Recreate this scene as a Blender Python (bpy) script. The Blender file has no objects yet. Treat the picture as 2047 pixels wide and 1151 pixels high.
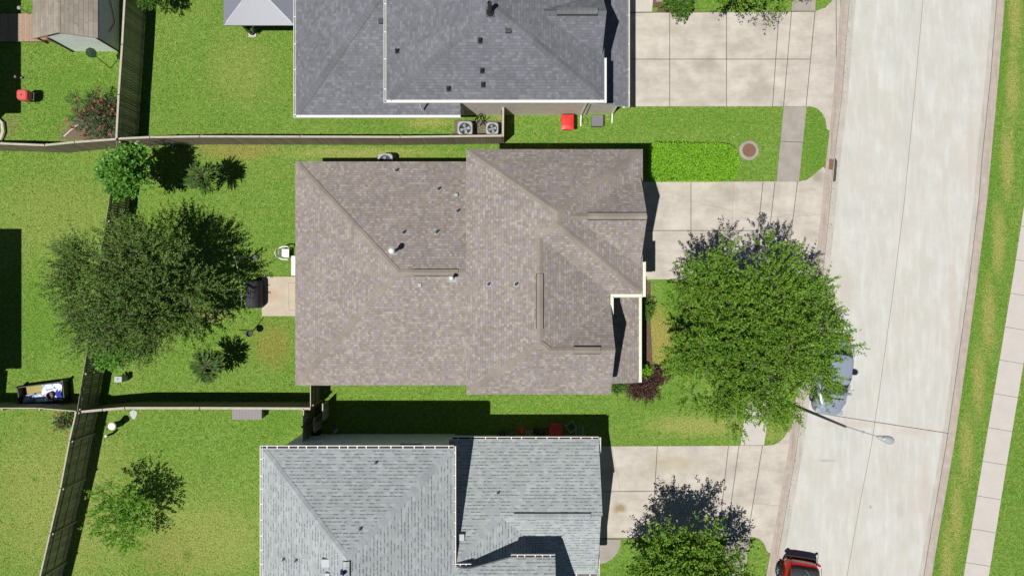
import bpy, math, random
import numpy as np
from mathutils import Vector, Matrix
random.seed(7)
RNG = np.random.default_rng(11)
SC = bpy.context.scene
C = SC.collection
PI = math.pi

# ---------------------------------------------------------------- camera, sky, sun, exposure
CAMH = 39.0
S = 35.0
cam = bpy.data.cameras.new("camera"); camo = bpy.data.objects.new("camera", cam); C.objects.link(camo)
cam.sensor_width = 36; cam.lens = 24.0; cam.clip_end = 2000; cam.clip_start = 0.5
camo.location = (0, 0, CAMH); camo.rotation_euler = (0, 0, 0)
SC.camera = camo
SX, SY = 0.30, 0.27                       # shadow offset per metre of height
sund = Vector((-SX, -SY, 1)).normalized()
ELEV = math.asin(sund.z); AZ = math.atan2(sund.x, sund.y)
w = bpy.data.worlds.new("World"); SC.world = w; w.use_nodes = True
nt = w.node_tree; bg = nt.nodes["Background"]
sky = nt.nodes.new("ShaderNodeTexSky"); sky.sky_type = 'NISHITA'; sky.sun_disc = False
sky.sun_elevation = ELEV; sky.sun_rotation = AZ % (2*PI)
nt.links.new(sky.outputs[0], bg.inputs[0]); bg.inputs[1].default_value = 0.05
sky.ozone_density = 4.0; sky.dust_density = 0.1; sky.air_density = 0.7; sky.altitude = 2000
sl = bpy.data.lights.new("sun", 'SUN'); so = bpy.data.objects.new("sun", sl); C.objects.link(so)
sl.energy = 5.0; sl.angle = math.radians(0.5); sl.color = (1.0, 0.97, 0.92)
so.rotation_euler = sund.to_track_quat('Z', 'Y').to_euler(); so.location = (0, 0, 60)
SC.view_settings.view_transform = 'Standard'; SC.view_settings.look = 'None'
SC.view_settings.exposure = 0.0; SC.view_settings.gamma = 1.0
SC.render.resolution_x = 1024; SC.render.resolution_y = 575

# ---------------------------------------------------------------- helpers
def PX(px, py, z=0.0):
    k = (1 - z/CAMH)/S
    return Vector(((px-1023.5)*k, -(py-575.5)*k, z))
def PXL(pts, z=0.0): return [PX(a, b, z) for a, b in pts]

def thing(name, label, cat, loc=(0, 0, 0), group=None, kind=None):
    o = bpy.data.objects.new(name, None); C.objects.link(o); o.location = loc
    o.empty_display_size = 0.3
    o['label'] = label; o['category'] = cat
    if group: o['group'] = group
    if kind: o['kind'] = kind
    o['_o'] = (0., 0., 0.); ORG[o.name] = Vector(loc)
    del o['_o']
    return o
ORG = {}
def tag(o, label=None, cat=None, group=None, kind=None):
    if label: o['label'] = label
    if cat: o['category'] = cat
    if group: o['group'] = group
    if kind: o['kind'] = kind
    return o
def copy_tree(o, parent=None):
    c = o.copy(); C.objects.link(c)
    if parent is not None:
        c.parent = parent
    for ch in list(o.children): copy_tree(ch, c)
    return c
def place(o, loc, rz=0.0, label=None, group=None):
    o.location = loc; o.rotation_euler = (0, 0, rz)
    if label: o['label'] = label
    if group: o['group'] = group
    return o

class MB:
    def __init__(s): s.v = []; s.f = []; s.m = []; s.uv = []
    def add(s, vs, fs, mi=0, uvs=None):
        b = len(s.v); s.v += [tuple(p) for p in vs]
        for i, f in enumerate(fs):
            s.f.append([b+j for j in f]); s.m.append(mi)
            s.uv.append(uvs[i] if uvs else None)
        return s
    def box(s, x0, x1, y0, y1, z0, z1, mi=0, M=None):
        vs = [Vector(p) for p in ((x0,y0,z0),(x1,y0,z0),(x1,y1,z0),(x0,y1,z0),(x0,y0,z1),(x1,y0,z1),(x1,y1,z1),(x0,y1,z1))]
        if M is not None: vs = [M @ p for p in vs]
        return s.add(vs, [(3,2,1,0),(4,5,6,7),(0,1,5,4),(1,2,6,5),(2,3,7,6),(3,0,4,7)], mi)
    def rbox(s, x0, x1, y0, y1, z0, z1, r=0.05, mi=0, M=None, n=3, top=None):
        # box with rounded vertical corners and a rounded top edge
        def outline(ins):
            pts = []
            rr = max(r-ins*0.5, 0.005)
            for cx, cy, a0 in ((x1-r, y1-r, 0), (x0+r, y1-r, 90), (x0+r, y0+r, 180), (x1-r, y0+r, 270)):
                for i in range(n+1):
                    a = math.radians(a0+90*i/n); q = r-ins
                    pts.append((cx+math.cos(a)*q, cy+math.sin(a)*q))
            return pts
        t = min(r*0.9, (z1-z0)*0.45) if top is None else top
        levels = [(z0, 0), (z1-t, 0), (z1-t*0.35, min(t*0.2, r*.5)), (z1, min(t*0.7, r*.9))]
        vs = []; k = 4*(n+1)
        for z, ins in levels: vs += [Vector((x, y, z)) for x, y in outline(ins)]
        if M is not None: vs = [M @ p for p in vs]
        fs = []
        for l in range(3):
            for i in range(k): j = (i+1) % k; fs.append((l*k+i, l*k+j, (l+1)*k+j, (l+1)*k+i))
        fs.append(tuple(range(3*k, 4*k))); fs.append(tuple(reversed(range(k))))
        return s.add(vs, fs, mi)
    def prism(s, pts, z0, z1, mi=0, sidemi=None):
        n = len(pts); a = sum(pts[i][0]*pts[(i+1)%n][1]-pts[(i+1)%n][0]*pts[i][1] for i in range(n))
        pts = list(pts) if a > 0 else list(reversed(pts))
        s.add([(p[0], p[1], z0) for p in pts]+[(p[0], p[1], z1) for p in pts], [tuple(range(n, 2*n)), tuple(reversed(range(n)))], mi)
        b = [(p[0], p[1], z0) for p in pts]+[(p[0], p[1], z1) for p in pts]
        s.add(b, [(i, (i+1) % n, n+(i+1) % n, n+i) for i in range(n)], mi if sidemi is None else sidemi)
        return s
    def tube(s, pts, rad, n=8, mi=0, caps=True):
        pts = [Vector(p) for p in pts]
        if not hasattr(rad, '__len__'): rad = [rad]*len(pts)
        vs = []; up0 = None
        for i, p in enumerate(pts):
            d = (pts[min(i+1, len(pts)-1)]-pts[max(i-1, 0)]).normalized()
            if up0 is None:
                up0 = Vector((0, 0, 1)) if abs(d.z) < 0.9 else Vector((1, 0, 0))
            a = d.cross(up0).normalized(); b = a.cross(d).normalized(); up0 = b
            for k in range(n):
                t = 2*PI*k/n; vs.append(p+(a*math.cos(t)+b*math.sin(t))*rad[i])
        fs = []
        for i in range(len(pts)-1):
            for k in range(n): fs.append((i*n+k, i*n+(k+1) % n, (i+1)*n+(k+1) % n, (i+1)*n+k))
        if caps: fs.append(tuple(reversed(range(n)))); fs.append(tuple(range((len(pts)-1)*n, len(pts)*n)))
        return s.add(vs, fs, mi)
    def cyl(s, x, y, z0, z1, r, n=20, mi=0, r1=None): return s.tube([(x, y, z0), (x, y, z1)], [r, r if r1 is None else r1], n, mi)
    def lathe(s, prof, cx=0, cy=0, n=24, mi=0, M=None):
        vs = []
        for r, z in prof:
            for k in range(n):
                t = 2*PI*k/n; vs.append(Vector((cx+r*math.cos(t), cy+r*math.sin(t), z)))
        if M is not None: vs = [M @ p for p in vs]
        fs = []
        for i in range(len(prof)-1):
            for k in range(n): fs.append((i*n+k, i*n+(k+1) % n, (i+1)*n+(k+1) % n, (i+1)*n+k))
        fs.append(tuple(reversed(range(n)))); fs.append(tuple(range((len(prof)-1)*n, len(prof)*n)))
        return s.add(vs, fs, mi)
    def strip(s, a, b, wd, z, mi=0):
        a = Vector(a); b = Vector(b); d = (b-a); d.z = 0; d.normalize(); p = Vector((-d.y, d.x, 0))*wd/2
        return s.add([(q.x, q.y, z) for q in (a-p, b-p, b+p, a+p)], [(0, 1, 2, 3)], mi)
    def build(s, name, mats, parent=None, smooth=False):
        me = bpy.data.meshes.new(name)
        o_ = Vector((0, 0, 0))
        if parent is not None:
            r = parent
            while r.parent is not None: r = r.parent
            o_ = ORG.get(r.name, o_)
        me.from_pydata([(p[0]-o_.x, p[1]-o_.y, p[2]-o_.z) for p in s.v], [], s.f)
        if not isinstance(mats, (list, tuple)): mats = [mats]
        for m in mats: me.materials.append(m)
        me.polygons.foreach_set('material_index', s.m)
        if any(u is not None for u in s.uv):
            ul = me.uv_layers.new(name='uv'); k = 0
            for f, u in zip(s.f, s.uv):
                for j in range(len(f)):
                    ul.data[k].uv = u[j] if u is not None else (0, 0); k += 1
        if smooth:
            me.polygons.foreach_set('use_smooth', [True]*len(s.f))
        me.update()
        o = bpy.data.objects.new(name, me); C.objects.link(o)
        if smooth == 'auto':
            pass
        if parent is not None: o.parent = parent
        return o

# ---------------------------------------------------------------- materials
class NB:
    def __init__(s, name):
        s.m = bpy.data.materials.new(name); s.m.use_nodes = True; s.t = s.m.node_tree
        s.b = s.t.nodes['Principled BSDF']; s.out = s.t.nodes['Material Output']
    def n(s, kind, **kw):
        x = s.t.nodes.new(kind)
        for k, v in kw.items():
            if isinstance(k, str) and hasattr(x, k): setattr(x, k, v)
        return x
    def l(s, a, b): s.t.links.new(a, b)
    def val(s, inp, v):
        if hasattr(v, 'is_linked') or isinstance(v, bpy.types.NodeSocket): s.l(v, inp)
        else: inp.default_value = v
    def math(s, op, a, b=0.0, c=None, clamp=False):
        x = s.t.nodes.new('ShaderNodeMath'); x.operation = op; x.use_clamp = clamp
        s.val(x.inputs[0], a); s.val(x.inputs[1], b)
        if c is not None: s.val(x.inputs[2], c)
        return x.outputs[0]
    def noise(s, vec, scale, detail=3, rough=0.55, dist=0.0):
        x = s.t.nodes.new('ShaderNodeTexNoise'); x.inputs['Scale'].default_value = scale
        x.inputs['Detail'].default_value = detail; x.inputs['Roughness'].default_value = rough; x.inputs['Distortion'].default_value = dist
        if vec is not None: s.l(vec, x.inputs['Vector'])
        return x.outputs['Fac']
    def coord(s, kind='Object'):
        return s.t.nodes.new('ShaderNodeTexCoord').outputs[kind]
    def pos(s):
        return s.t.nodes.new('ShaderNodeNewGeometry').outputs['Position']
    def mapping(s, vec, loc=(0,0,0), rot=(0,0,0), scale=(1,1,1)):
        x = s.t.nodes.new('ShaderNodeMapping'); s.l(vec, x.inputs[0])
        x.inputs[1].default_value = loc; x.inputs[2].default_value = rot; x.inputs[3].default_value = scale
        return x.outputs[0]
    def rng(s, v, a, b, c=0.0, d=1.0, smooth=False):
        x = s.t.nodes.new('ShaderNodeMapRange'); s.val(x.inputs[0], v)
        if smooth: x.interpolation_type = 'SMOOTHSTEP'
        for i, q in zip((1, 2, 3, 4), (a, b, c, d)): x.inputs[i].default_value = q
        return x.outputs[0]
    def ramp(s, fac, stops, interp='LINEAR'):
        x = s.t.nodes.new('ShaderNodeValToRGB'); x.color_ramp.interpolation = interp
        e = x.color_ramp.elements
        while len(e) < len(stops): e.new(0.5)
        for el, (p, c) in zip(e, stops): el.position = p; el.color = (*c, 1)
        s.l(fac, x.inputs[0]); return x.outputs[0]
    def mix(s, fac, a, b, mode='MIX'):
        x = s.t.nodes.new('ShaderNodeMix'); x.data_type = 'RGBA'; x.blend_type = mode
        s.val(x.inputs[0], fac)
        for i, q in ((6, a), (7, b)):
            if isinstance(q, (tuple, list)): x.inputs[i].default_value = (*q, 1) if len(q) == 3 else q
            else: s.l(q, x.inputs[i])
        return x.outputs[2]
    def bump(s, h, strength=0.3, dist=0.02):
        x = s.t.nodes.new('ShaderNodeBump'); x.inputs['Strength'].default_value = strength; x.inputs['Distance'].default_value = dist
        s.l(h, x.inputs['Height']); s.l(x.outputs[0], s.b.inputs['Normal'])
    def base(s, c): s.val(s.b.inputs['Base Color'], (*c, 1) if isinstance(c, tuple) and len(c) == 3 else c)
    def rough(s, v): s.val(s.b.inputs['Roughness'], v)

def plain(name, col, rough=0.6, metal=0.0, var=0.12, scale=6.0, bump=0.0, spec=0.4, coat=0.0):
    b = NB(name); p = b.coord('Object')
    f = b.noise(p, scale, 4)
    b.base(b.mix(f, tuple(c*(1-var) for c in col), tuple(min(c*(1+var), 1) for c in col)))
    b.rough(rough); b.b.inputs['Metallic'].default_value = metal
    b.b.inputs['Specular IOR Level'].default_value = spec
    if coat: b.b.inputs['Coat Weight'].default_value = coat; b.b.inputs['Coat Roughness'].default_value = 0.05
    if bump: b.bump(b.noise(p, scale*6, 3), bump, 0.01)
    return b.m

def spots(b, vec, base, lst):
    # lst: (x, y, rx, ry, colour, strength, noisy)
    for (x, y, rx, ry, col, st) in lst:
        m = b.mapping(vec, loc=(-x/rx, -y/ry, 0), scale=(1/rx, 1/ry, 0.0))
        le = b.t.nodes.new('ShaderNodeVectorMath'); le.operation = 'LENGTH'; b.l(m, le.inputs[0])
        d = b.math('ADD', le.outputs['Value'], b.math('MULTIPLY', b.math('SUBTRACT', b.noise(vec, 2.2, 4), 0.5), 1.1))
        f = b.rng(d, 1.15, 0.25, 0, st, True)
        base = b.mix(f, base, col)
    return base

def grass_mat(blade=False):
    b = NB('grass blades' if blade else 'lawn grass'); p = b.pos()
    big = b.noise(p, 0.22, 4, 0.6); mid = b.noise(p, 1.6, 4, 0.6); fine = b.noise(p, 11.0, 4, 0.75); vf = b.noise(p, 22.0, 4, 0.8)
    c = b.ramp(mid, [(0.30, (0.068, 0.190, 0.016)), (0.5, (0.110, 0.248, 0.026)), (0.70, (0.165, 0.282, 0.042))])
    c2 = b.ramp(big, [(0.36, (0.068, 0.215, 0.014)), (0.50, (0.110, 0.255, 0.026)), (0.64, (0.175, 0.290, 0.048))])
    c = b.mix(0.5, c, c2)
    cl = b.noise(p, 4.5, 4, 0.7); c = b.mix(b.rng(cl, .50, .66, 0, .6), c, (0.30, 0.31, 0.085)); c = b.mix(b.rng(cl, .50, .36, 0, .6), c, (0.055, 0.15, 0.014))
    Y = (0.46, 0.37, 0.13); D = (0.27, 0.16, 0.055); G = (0.055, 0.20, 0.006); YG = (0.34, 0.34, 0.10); DK = (0.045, 0.14, 0.015); SOIL = (0.2, 0.14, 0.08)
    def w_(px, py, rx, ry, col, st): q = PX(px, py); return (q.x, q.y, rx/S, ry/S, col, st)
    L = [w_(1720+330, -900, 1, 1, Y, 0)]
    L = [w_(545, 690, 48, 60, (0.30,0.19,0.05), .55), w_(545, 590, 40, 30, Y, .45), w_(470, 300, 110, 26, (0.33,0.22,0.07), .6), w_(720, 306, 200, 14, YG, .7),
         w_(425, 625, 40, 26, Y, .55), w_(1318, 680, 34, 85, (.36,.27,.08), .9), w_(1300, 800, 60, 22, G, .6), w_(1390, 850, 120, 26, YG, .8), w_(290, 690, 42, 24, SOIL, .65),
         w_(120, 1000, 200, 220, YG, .55), w_(420, 1080, 160, 110, YG, .6), w_(330, 1100, 90, 60, (0.27,0.22,0.07), .35), w_(120, 430, 170, 110, YG, .35),
         w_(1550, 860, 45, 28, YG, .4), w_(1630, 290, 30, 90, G, .6), w_(1400, 240, 220, 24, G, .35), w_(1390, 357, 90, 6, D, .9),
         w_(170, 180, 100, 70, G, .35), w_(860, 244, 60, 14, YG, .8), w_(1350, 600, 40, 60, G, .5), w_(560, 840, 60, 40, G, .4), w_(150, 262, 45, 22, SOIL, .8),
         w_(20, 250, 20, 30, SOIL, .5), w_(480, 140, 90, 90, YG, .35), w_(350, 210, 40, 60, G, .3), w_(70, 957, 8, 8, DK, .6), w_(375, 1110, 10, 14, DK, .6), w_(410, 945, 12, 24, DK, .35),
         w_(75, 640, 70, 90, G, .45), w_(245, 800, 28, 12, SOIL, .7), w_(470, 350, 25, 30, G, .3), w_(1010, 236, 30, 20, Y, .3)]
    # mown verge right of the road: worn yellow middle
    for (x, y) in ((2030, 30), (2024, 170), (2014, 320), (1996, 480), (1977, 630), (1956, 763), (1932, 896), (1912, 1030), (1893, 1131)): L.append(w_(x, y, 17, 95, Y, .55))
    L = [w_(1990, 100, 60, 160, G, .5), w_(1965, 420, 60, 220, G, .5), w_(1925, 760, 60, 200, G, .5), w_(1880, 1060, 60, 180, G, .5)]+L
    c = spots(b, p, c, L)
    c = b.mix(b.rng(fine, .35, .68, 0, 1), b.mix(0.55, c, (0.02, 0.07, 0.005)), b.mix(0.22, c, (0.42, 0.44, 0.12)))
    c = b.mix(b.rng(vf, .3, .72, 0, .8), c, b.mix(1.0, c, (1.9, 1.8, 1.9), 'MULTIPLY'))
    c = b.mix(b.rng(vf, .55, .3, 0, .6), c, b.mix(1.0, c, (.42, .5, .5), 'MULTIPLY'))
    if blade:
        g = b.n('ShaderNodeNewGeometry'); c = b.mix(1.0, c, b.ramp(g.outputs['Random Per Island'], [(0, (.75, .85, .7)), (.5, (1.02, 1.02, 1.0)), (1, (1.65, 1.5, 1.65))]), 'MULTIPLY')
    b.base(c); b.rough(0.9); b.b.inputs['Specular IOR Level'].default_value = 0.15
    if not blade: b.bump(b.math('ADD', fine, vf), 0.7, 0.05)
    return b.m

def concrete_mat(name, col, stain=0.10, scale=0.8, sp=(), streak=None, spots_rel=None):
    b = NB(name); p = b.pos()
    f1 = b.noise(p, scale, 5, 0.62); f2 = b.noise(p, 9, 5, 0.7); f3 = b.noise(p, 55, 2)
    dk = tuple(c*(1-stain*2.2) for c in col); lt = tuple(min(c*(1+stain), 1) for c in col)
    c = b.mix(b.rng(f1, .3, .7, 0, 1), dk, lt)
    c = b.mix(b.rng(f2, .3, .7, 0, .35), c, tuple(x*.78 for x in col))
    c = b.mix(b.rng(f3, .35, .75, 0, .30), c, tuple(min(x*1.25, .9) for x in col))
    if streak:
        for (ang, sx, sy, st, colr) in streak:
            m = b.mapping(p, rot=(0, 0, ang), scale=(sx, sy, 1))
            f = b.noise(m, 1.0, 5, 0.65)
            c = b.mix(b.rng(f, .48, .68, 0, st), c, colr)
    if sp: c = spots(b, p, c, sp)
    b.base(c); b.rough(0.88); b.b.inputs['Specular IOR Level'].default_value = 0.2
    b.bump(b.math('ADD', f2, f3), 0.18, 0.01)
    return b.m

def shingle_mat(name, pal, course=0.143, tab=0.26, dash=0.0, dashcol=(0.05,)*3, joint=0.25, blotch=None, mottle=(0.82, 1.12), lineamt=0.25):
    b = NB(name); uv = b.coord('UV')
    sp = b.n('ShaderNodeSeparateXYZ'); b.l(uv, sp.inputs[0])
    vv = b.math('DIVIDE', sp.outputs[1], course); row = b.math('FLOOR', vv); fv = b.math('FRACT', vv)
    wn = b.n('ShaderNodeTexWhiteNoise'); wn.noise_dimensions = '1D'; b.l(row, wn.inputs['W'])
    uu = b.math('ADD', b.math('DIVIDE', sp.outputs[0], tab), b.math('MULTIPLY', wn.outputs['Value'], 9.7))
    # uneven tab widths
    wob = b.noise(uv, 3.0, 1); uu = b.math('ADD', uu, b.math('MULTIPLY', wob, 1.2))
    col = b.math('FLOOR', uu); fu = b.math('FRACT', uu)
    cb = b.n('ShaderNodeCombineXYZ'); b.l(col, cb.inputs[0]); b.l(row, cb.inputs[1])
    w2 = b.n('ShaderNodeTexWhiteNoise'); w2.noise_dimensions = '2D'; b.l(cb.outputs[0], w2.inputs['Vector'])
    st = [(i/len(pal), c) for i, c in enumerate(pal)]
    c = b.ramp(w2.outputs['Value'], st, 'CONSTANT')
    # line below each course and tab joints
    ln = b.rng(fv, 0.16, 0.04, 0, lineamt); c = b.mix(ln, c, dashcol)
    jn = b.rng(fu, 0.10, 0.03, 0, joint); c = b.mix(jn, c, dashcol)
    w3 = b.n('ShaderNodeTexWhiteNoise'); w3.noise_dimensions = '3D'
    cb2 = b.n('ShaderNodeCombineXYZ'); b.l(col, cb2.inputs[0]); b.l(row, cb2.inputs[1]); cb2.inputs[2].default_value = 3.7
    b.l(cb2.outputs[0], w3.inputs['Vector'])
    if dash:  # dark dashes: printed shingle bands, also painting the shadow line of raised tabs
        d = b.math('MULTIPLY', b.math('GREATER_THAN', w3.outputs['Value'], 0.42), b.math('MULTIPLY', b.math('LESS_THAN', fv, 0.27), b.math('GREATER_THAN', fu, 0.22)))
        c = b.mix(b.math('MULTIPLY', d, dash), c, dashcol)
    p = b.pos()
    n1 = b.noise(p, 0.55, 4, .6); n2 = b.noise(p, 40, 2)
    k = b.math('MULTIPLY', b.rng(n1, .3, .7, mottle[0], mottle[1]), b.rng(n2, .3, .7, .86, 1.12))
    cc = b.n('ShaderNodeCombineXYZ'); [b.l(k, cc.inputs[i]) for i in range(3)]
    c = b.mix(1.0, c, cc.outputs[0], 'MULTIPLY')
    if blotch:
        c = b.mix(b.rng(b.noise(p, 1.1, 3), .5, .7, 0, blotch[1]), c, blotch[0])
    b.base(c); b.rough(0.93); b.b.inputs['Specular IOR Level'].default_value = 0.12
    b.bump(b.math('ADD', b.math('MULTIPLY', fv, -0.8), b.math('MULTIPLY', w3.outputs['Value'], .5)), 0.5, 0.02)
    return b.m

def leaf_mat(name, cols, trans=0.35, rough=0.5, nscale=0.9, spec=.35):
    b = NB(name); g = b.n('ShaderNodeNewGeometry')
    st = [(i/max(len(cols)-1, 1), c) for i, c in enumerate(cols)]
    c = b.ramp(g.outputs['Random Per Island'], st)
    f = b.noise(g.outputs['Position'], nscale, 3)
    c = b.mix(b.rng(f, .35, .65, 0, .5), c, b.mix(1.0, c, (1.25, 1.1, .8), 'MULTIPLY'))
    b.base(c); b.rough(rough); b.b.inputs['Specular IOR Level'].default_value = spec
    tr = b.n('ShaderNodeBsdfTranslucent'); b.l(b.mix(1.0, c, (1.5, 1.6, .6), 'MULTIPLY'), tr.inputs[0])
    ms = b.n('ShaderNodeMixShader'); ms.inputs[0].default_value = trans
    b.l(b.b.outputs[0], ms.inputs[1]); b.l(tr.outputs[0], ms.inputs[2]); b.l(ms.outputs[0], b.out.inputs['Surface'])
    return b.m

def plank_mat(name, cols, ang=0.0, w_=0.14, grain=1.0, rough=0.85):
    b = NB(name); p = b.pos()
    g = b.n('ShaderNodeNewGeometry'); c = b.ramp(g.outputs['Random Per Island'], [(i/max(1, len(cols)-1), q) for i, q in enumerate(cols)])
    n = b.noise(p, 7*grain, 5, .7)
    c = b.mix(b.rng(n, .35, .7, 0, .5), c, tuple(x*.55 for x in cols[0]))
    b.base(c); b.rough(rough); b.b.inputs['Specular IOR Level'].default_value = .15
    b.bump(n, .4, .01)
    return b.m

M = {}
M['grass'] = grass_mat(); M['blade'] = grass_mat(True)
KEEP_OUT = []
def w_(px, py, rx, ry, col, st): q = PX(px, py); return (q.x, q.y, rx/S, ry/S, col, st)
DKC = (0.27, 0.235, 0.19)
M['drive'] = concrete_mat('driveway concrete', (0.49, 0.447, 0.392), .15, .9, streak=[(.1, .5, 1.6, .45, (.36, .315, .26)), (1.5, .8, 3, .3, (.60, .55, .48))], sp=[
    w_(1237, 1015, 17, 13, (0.27, 0.20, 0.11), .9), w_(1410, 130, 40, 22, DKC, .45), w_(1520, 180, 26, 40, DKC, .45), w_(1460, 390, 34, 24, DKC, .5),
    w_(1600, 300, 30, 60, DKC, .3), w_(1345, 925, 80, 22, (0.36,0.30,0.19), .45), w_(1520, 45, 40, 14, DKC, .35), w_(1635, 352, 16, 16, DKC, .7), w_(1370, 60, 60, 16, DKC, .2), w_(1310, 200, 40, 8, DKC, .3)])
M['walk'] = concrete_mat('pavement concrete', (0.335, 0.30, 0.265), .10, 1.6)
M['walk_pale'] = concrete_mat('pale pavement concrete', (0.50, 0.465, 0.42), .04, 1.2)
M['patio'] = concrete_mat('patio concrete', (0.49, 0.42, 0.325), .08, 1.5, sp=[w_(545, 590, 18, 16, (.42, .28, .17), .5)])
ra = math.radians(-11)
RSP = [w_(1700, 848, 100, 10, (.47,.41,.35), .6), w_(1830, 862, 60, 10, (.47,.41,.35), .6), w_(1690, 575, 26, 60, (.45,.40,.35), .5), w_(1675, 700, 20, 60, (.45,.40,.35), .5), w_(1640, 950, 30, 40, (.47,.45,.38), .5), w_(1800, 1020, 9, 20, (.38,.37,.34), .5), w_(1740, 1013, 5, 5, (.30,.29,.26), .8), w_(1652, 920, 20, 3, (.36,.34,.30), .7), w_(1750, 200, 60, 30, (.46,.46,.40), .5), w_(1870, 110, 40, 60, (.46,.45,.40), .4), w_(1940, 300, 12, 160, (.46,.40,.35), .5), w_(1905, 640, 12, 160, (.46,.40,.35), .5), w_(1850, 980, 12, 120, (.46,.40,.35), .5)]
M['road'] = concrete_mat('road concrete', (0.515, 0.515, 0.485), .07, .55, streak=[(math.radians(20), .9, .7, .45, (0.44, 0.44, 0.375)), (math.radians(-30), .6, .5, .40, (0.475, 0.43, 0.38)), (math.radians(8), .55, .30, .40, (0.43, 0.435, 0.37)), (math.radians(8), .8, .20, .45, (0.50, 0.435, 0.38)),
    (math.radians(9), 3.2, .3, .40, (0.44, 0.425, 0.37)), (math.radians(10), 1.1, .25, .30, (0.46, 0.42, 0.365)), (math.radians(9), 3.0, .5, .35, (0.62, 0.65, 0.62)), (math.radians(-80), 2.5, .15, .22, (0.45, 0.42, 0.38))], sp=RSP)
M['road_edge'] = concrete_mat('stained gutter concrete', (0.455, 0.425, 0.38), .10, 1.1, streak=[(math.radians(9), 7, .25, .6, (0.33, 0.30, 0.26))])
M['curb'] = concrete_mat('kerb concrete', (0.41, 0.355, 0.305), .10, 2.5, streak=[(math.radians(9), 6, .3, .5, (0.27, 0.225, 0.19))])
M['joint'] = plain('joint tar', (0.10, 0.083, 0.066), .9)
M['crack'] = plain('crack dark', (0.22, 0.18, 0.14), .9)
M['sh_main'] = shingle_mat('brown shingles', [(0.244,0.210,0.188), (0.273,0.237,0.212), (0.281,0.241,0.215), (0.257,0.222,0.210), (0.287,0.249,0.227), (0.327,0.290,0.253), (0.265,0.229,0.210), (0.241,0.208,0.185), (0.281,0.243,0.217), (0.348,0.309,0.274), (0.268,0.245,0.269), (0.231,0.199,0.180), (0.305,0.271,0.240)],
    course=.145, tab=.135, dashcol=(0.134,0.110,0.101), joint=.35, lineamt=.45, mottle=(.93, 1.08))
M['cap_main'] = shingle_mat('brown ridge shingles', [(0.284,0.245,0.208), (0.273,0.234,0.199), (0.262,0.225,0.192)], course=10, tab=.2, dashcol=(0.128,0.100,0.085), joint=.14, lineamt=0)
M['sh_north'] = shingle_mat('charcoal shingles', [(.150,.153,.174), (.160,.163,.184), (.170,.174,.193), (.155,.159,.183), (.192,.196,.215), (.138,.142,.152)],
    course=.150, tab=.17, dashcol=(.085, .088, .098), joint=.25, lineamt=.38, mottle=(.9, 1.1))
M['cap_north'] = shingle_mat('charcoal ridge shingles', [(.145,.147,.158), (.16,.163,.174)], course=10, tab=.25, dashcol=(.05, .05, .06), joint=.5, lineamt=0)
M['sh_south'] = shingle_mat('grey green shingles', [(.315,.345,.34), (.335,.365,.36), (.355,.385,.38), (.325,.355,.365), (.38,.41,.415)],
    course=.168, tab=.25, dash=.78, dashcol=(.10, .115, .13), joint=.08, lineamt=.10, mottle=(.92, 1.06))
M['cap_south'] = shingle_mat('grey ridge shingles', [(.335,.36,.375), (.365,.39,.40), (.32,.345,.35)], course=10, tab=.28, dashcol=(.16, .175, .19), joint=.5, lineamt=0)
M['sh_shed'] = shingle_mat('weathered shed shingles', [(.30,.265,.22), (.33,.29,.24), (.28,.245,.205), (.315,.275,.225)], course=.22, tab=.5, dashcol=(.10,.08,.065), joint=.3, lineamt=.45)
M['white'] = plain('white painted metal', (.72, .71, .66), .45, var=.08)
M['cream'] = plain('cream painted gutter', (.66, .68, .55), .45, var=.07)
M['gutdark'] = plain('gutter debris', (.045, .035, .04), .9, var=.5, scale=14)
M['gutgrey'] = plain('gutter inside', (.26, .27, .24), .7, var=.4, scale=9)
M['trimdark'] = plain('dark trim', (.05, .048, .045), .7)
M['fascia'] = plain('brown fascia', (.23, .19, .16), .7)
M['brick'] = plain('brick wall', (.26, .16, .12), .9, var=.3, scale=15)
def siding_mat(name, col, pitch=.16, bp=.6, dk=.5):
    b = NB(name); p = b.pos(); sp = b.n('ShaderNodeSeparateXYZ'); b.l(p, sp.inputs[0])
    f = b.math('FRACT', b.math('DIVIDE', sp.outputs[2], pitch))
    c = b.mix(b.rng(b.noise(p, 3, 4), .3, .7), tuple(x*.9 for x in col), tuple(min(1, x*1.08) for x in col))
    c = b.mix(b.rng(f, .12, .02, 0, dk), c, tuple(x*.45 for x in col))
    b.base(c); b.rough(.7)
    if bp: b.bump(f, bp, .02)
    return b.m
M['sid_north'] = siding_mat('taupe siding', (.68, .61, .54), bp=.15, dk=.3)
M['sid_main'] = siding_mat('beige siding', (.42, .38, .31))
M['sid_south'] = siding_mat('grey siding', (.74, .80, .88), bp=.15, dk=.3)
M['sid_shed'] = siding_mat('white shed siding', (.90, .91, .92), bp=0, dk=.15)
M['sid_shed_shade'] = siding_mat('shade tinted shed siding', (.66, .70, .90), bp=0, dk=.15)  # shaded copy of the white siding, bluish shade put into its colour
M['glass'] = plain('window glass', (.02, .025, .03), .08, spec=.8, var=.1)
M['metalroof'] = plain('grey gazebo metal', (.33, .34, .40), .5, metal=0.0, var=.05)
M['black'] = plain('black vinyl', (.034, .035, .04), .75, var=.3)
M['blackmetal'] = plain('black metal', (.02, .02, .022), .4)
M['steel'] = plain('galvanised steel', (.45, .47, .49), .35, metal=.6)
M['greymetal'] = plain('grey painted metal', (.30, .32, .34), .45, var=.08)
M['palegrey'] = plain('pale grey enamel', (.33, .35, .36), .45, var=.08)
M['red'] = plain('red plastic', (.62, .035, .03), .38, var=.08)
M['redd'] = plain('faded red enamel', (.60, .10, .10), .35, var=.1)
M['carred'] = plain('red car paint', (.50, .012, .012), .25, coat=.8, var=.04)
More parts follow.
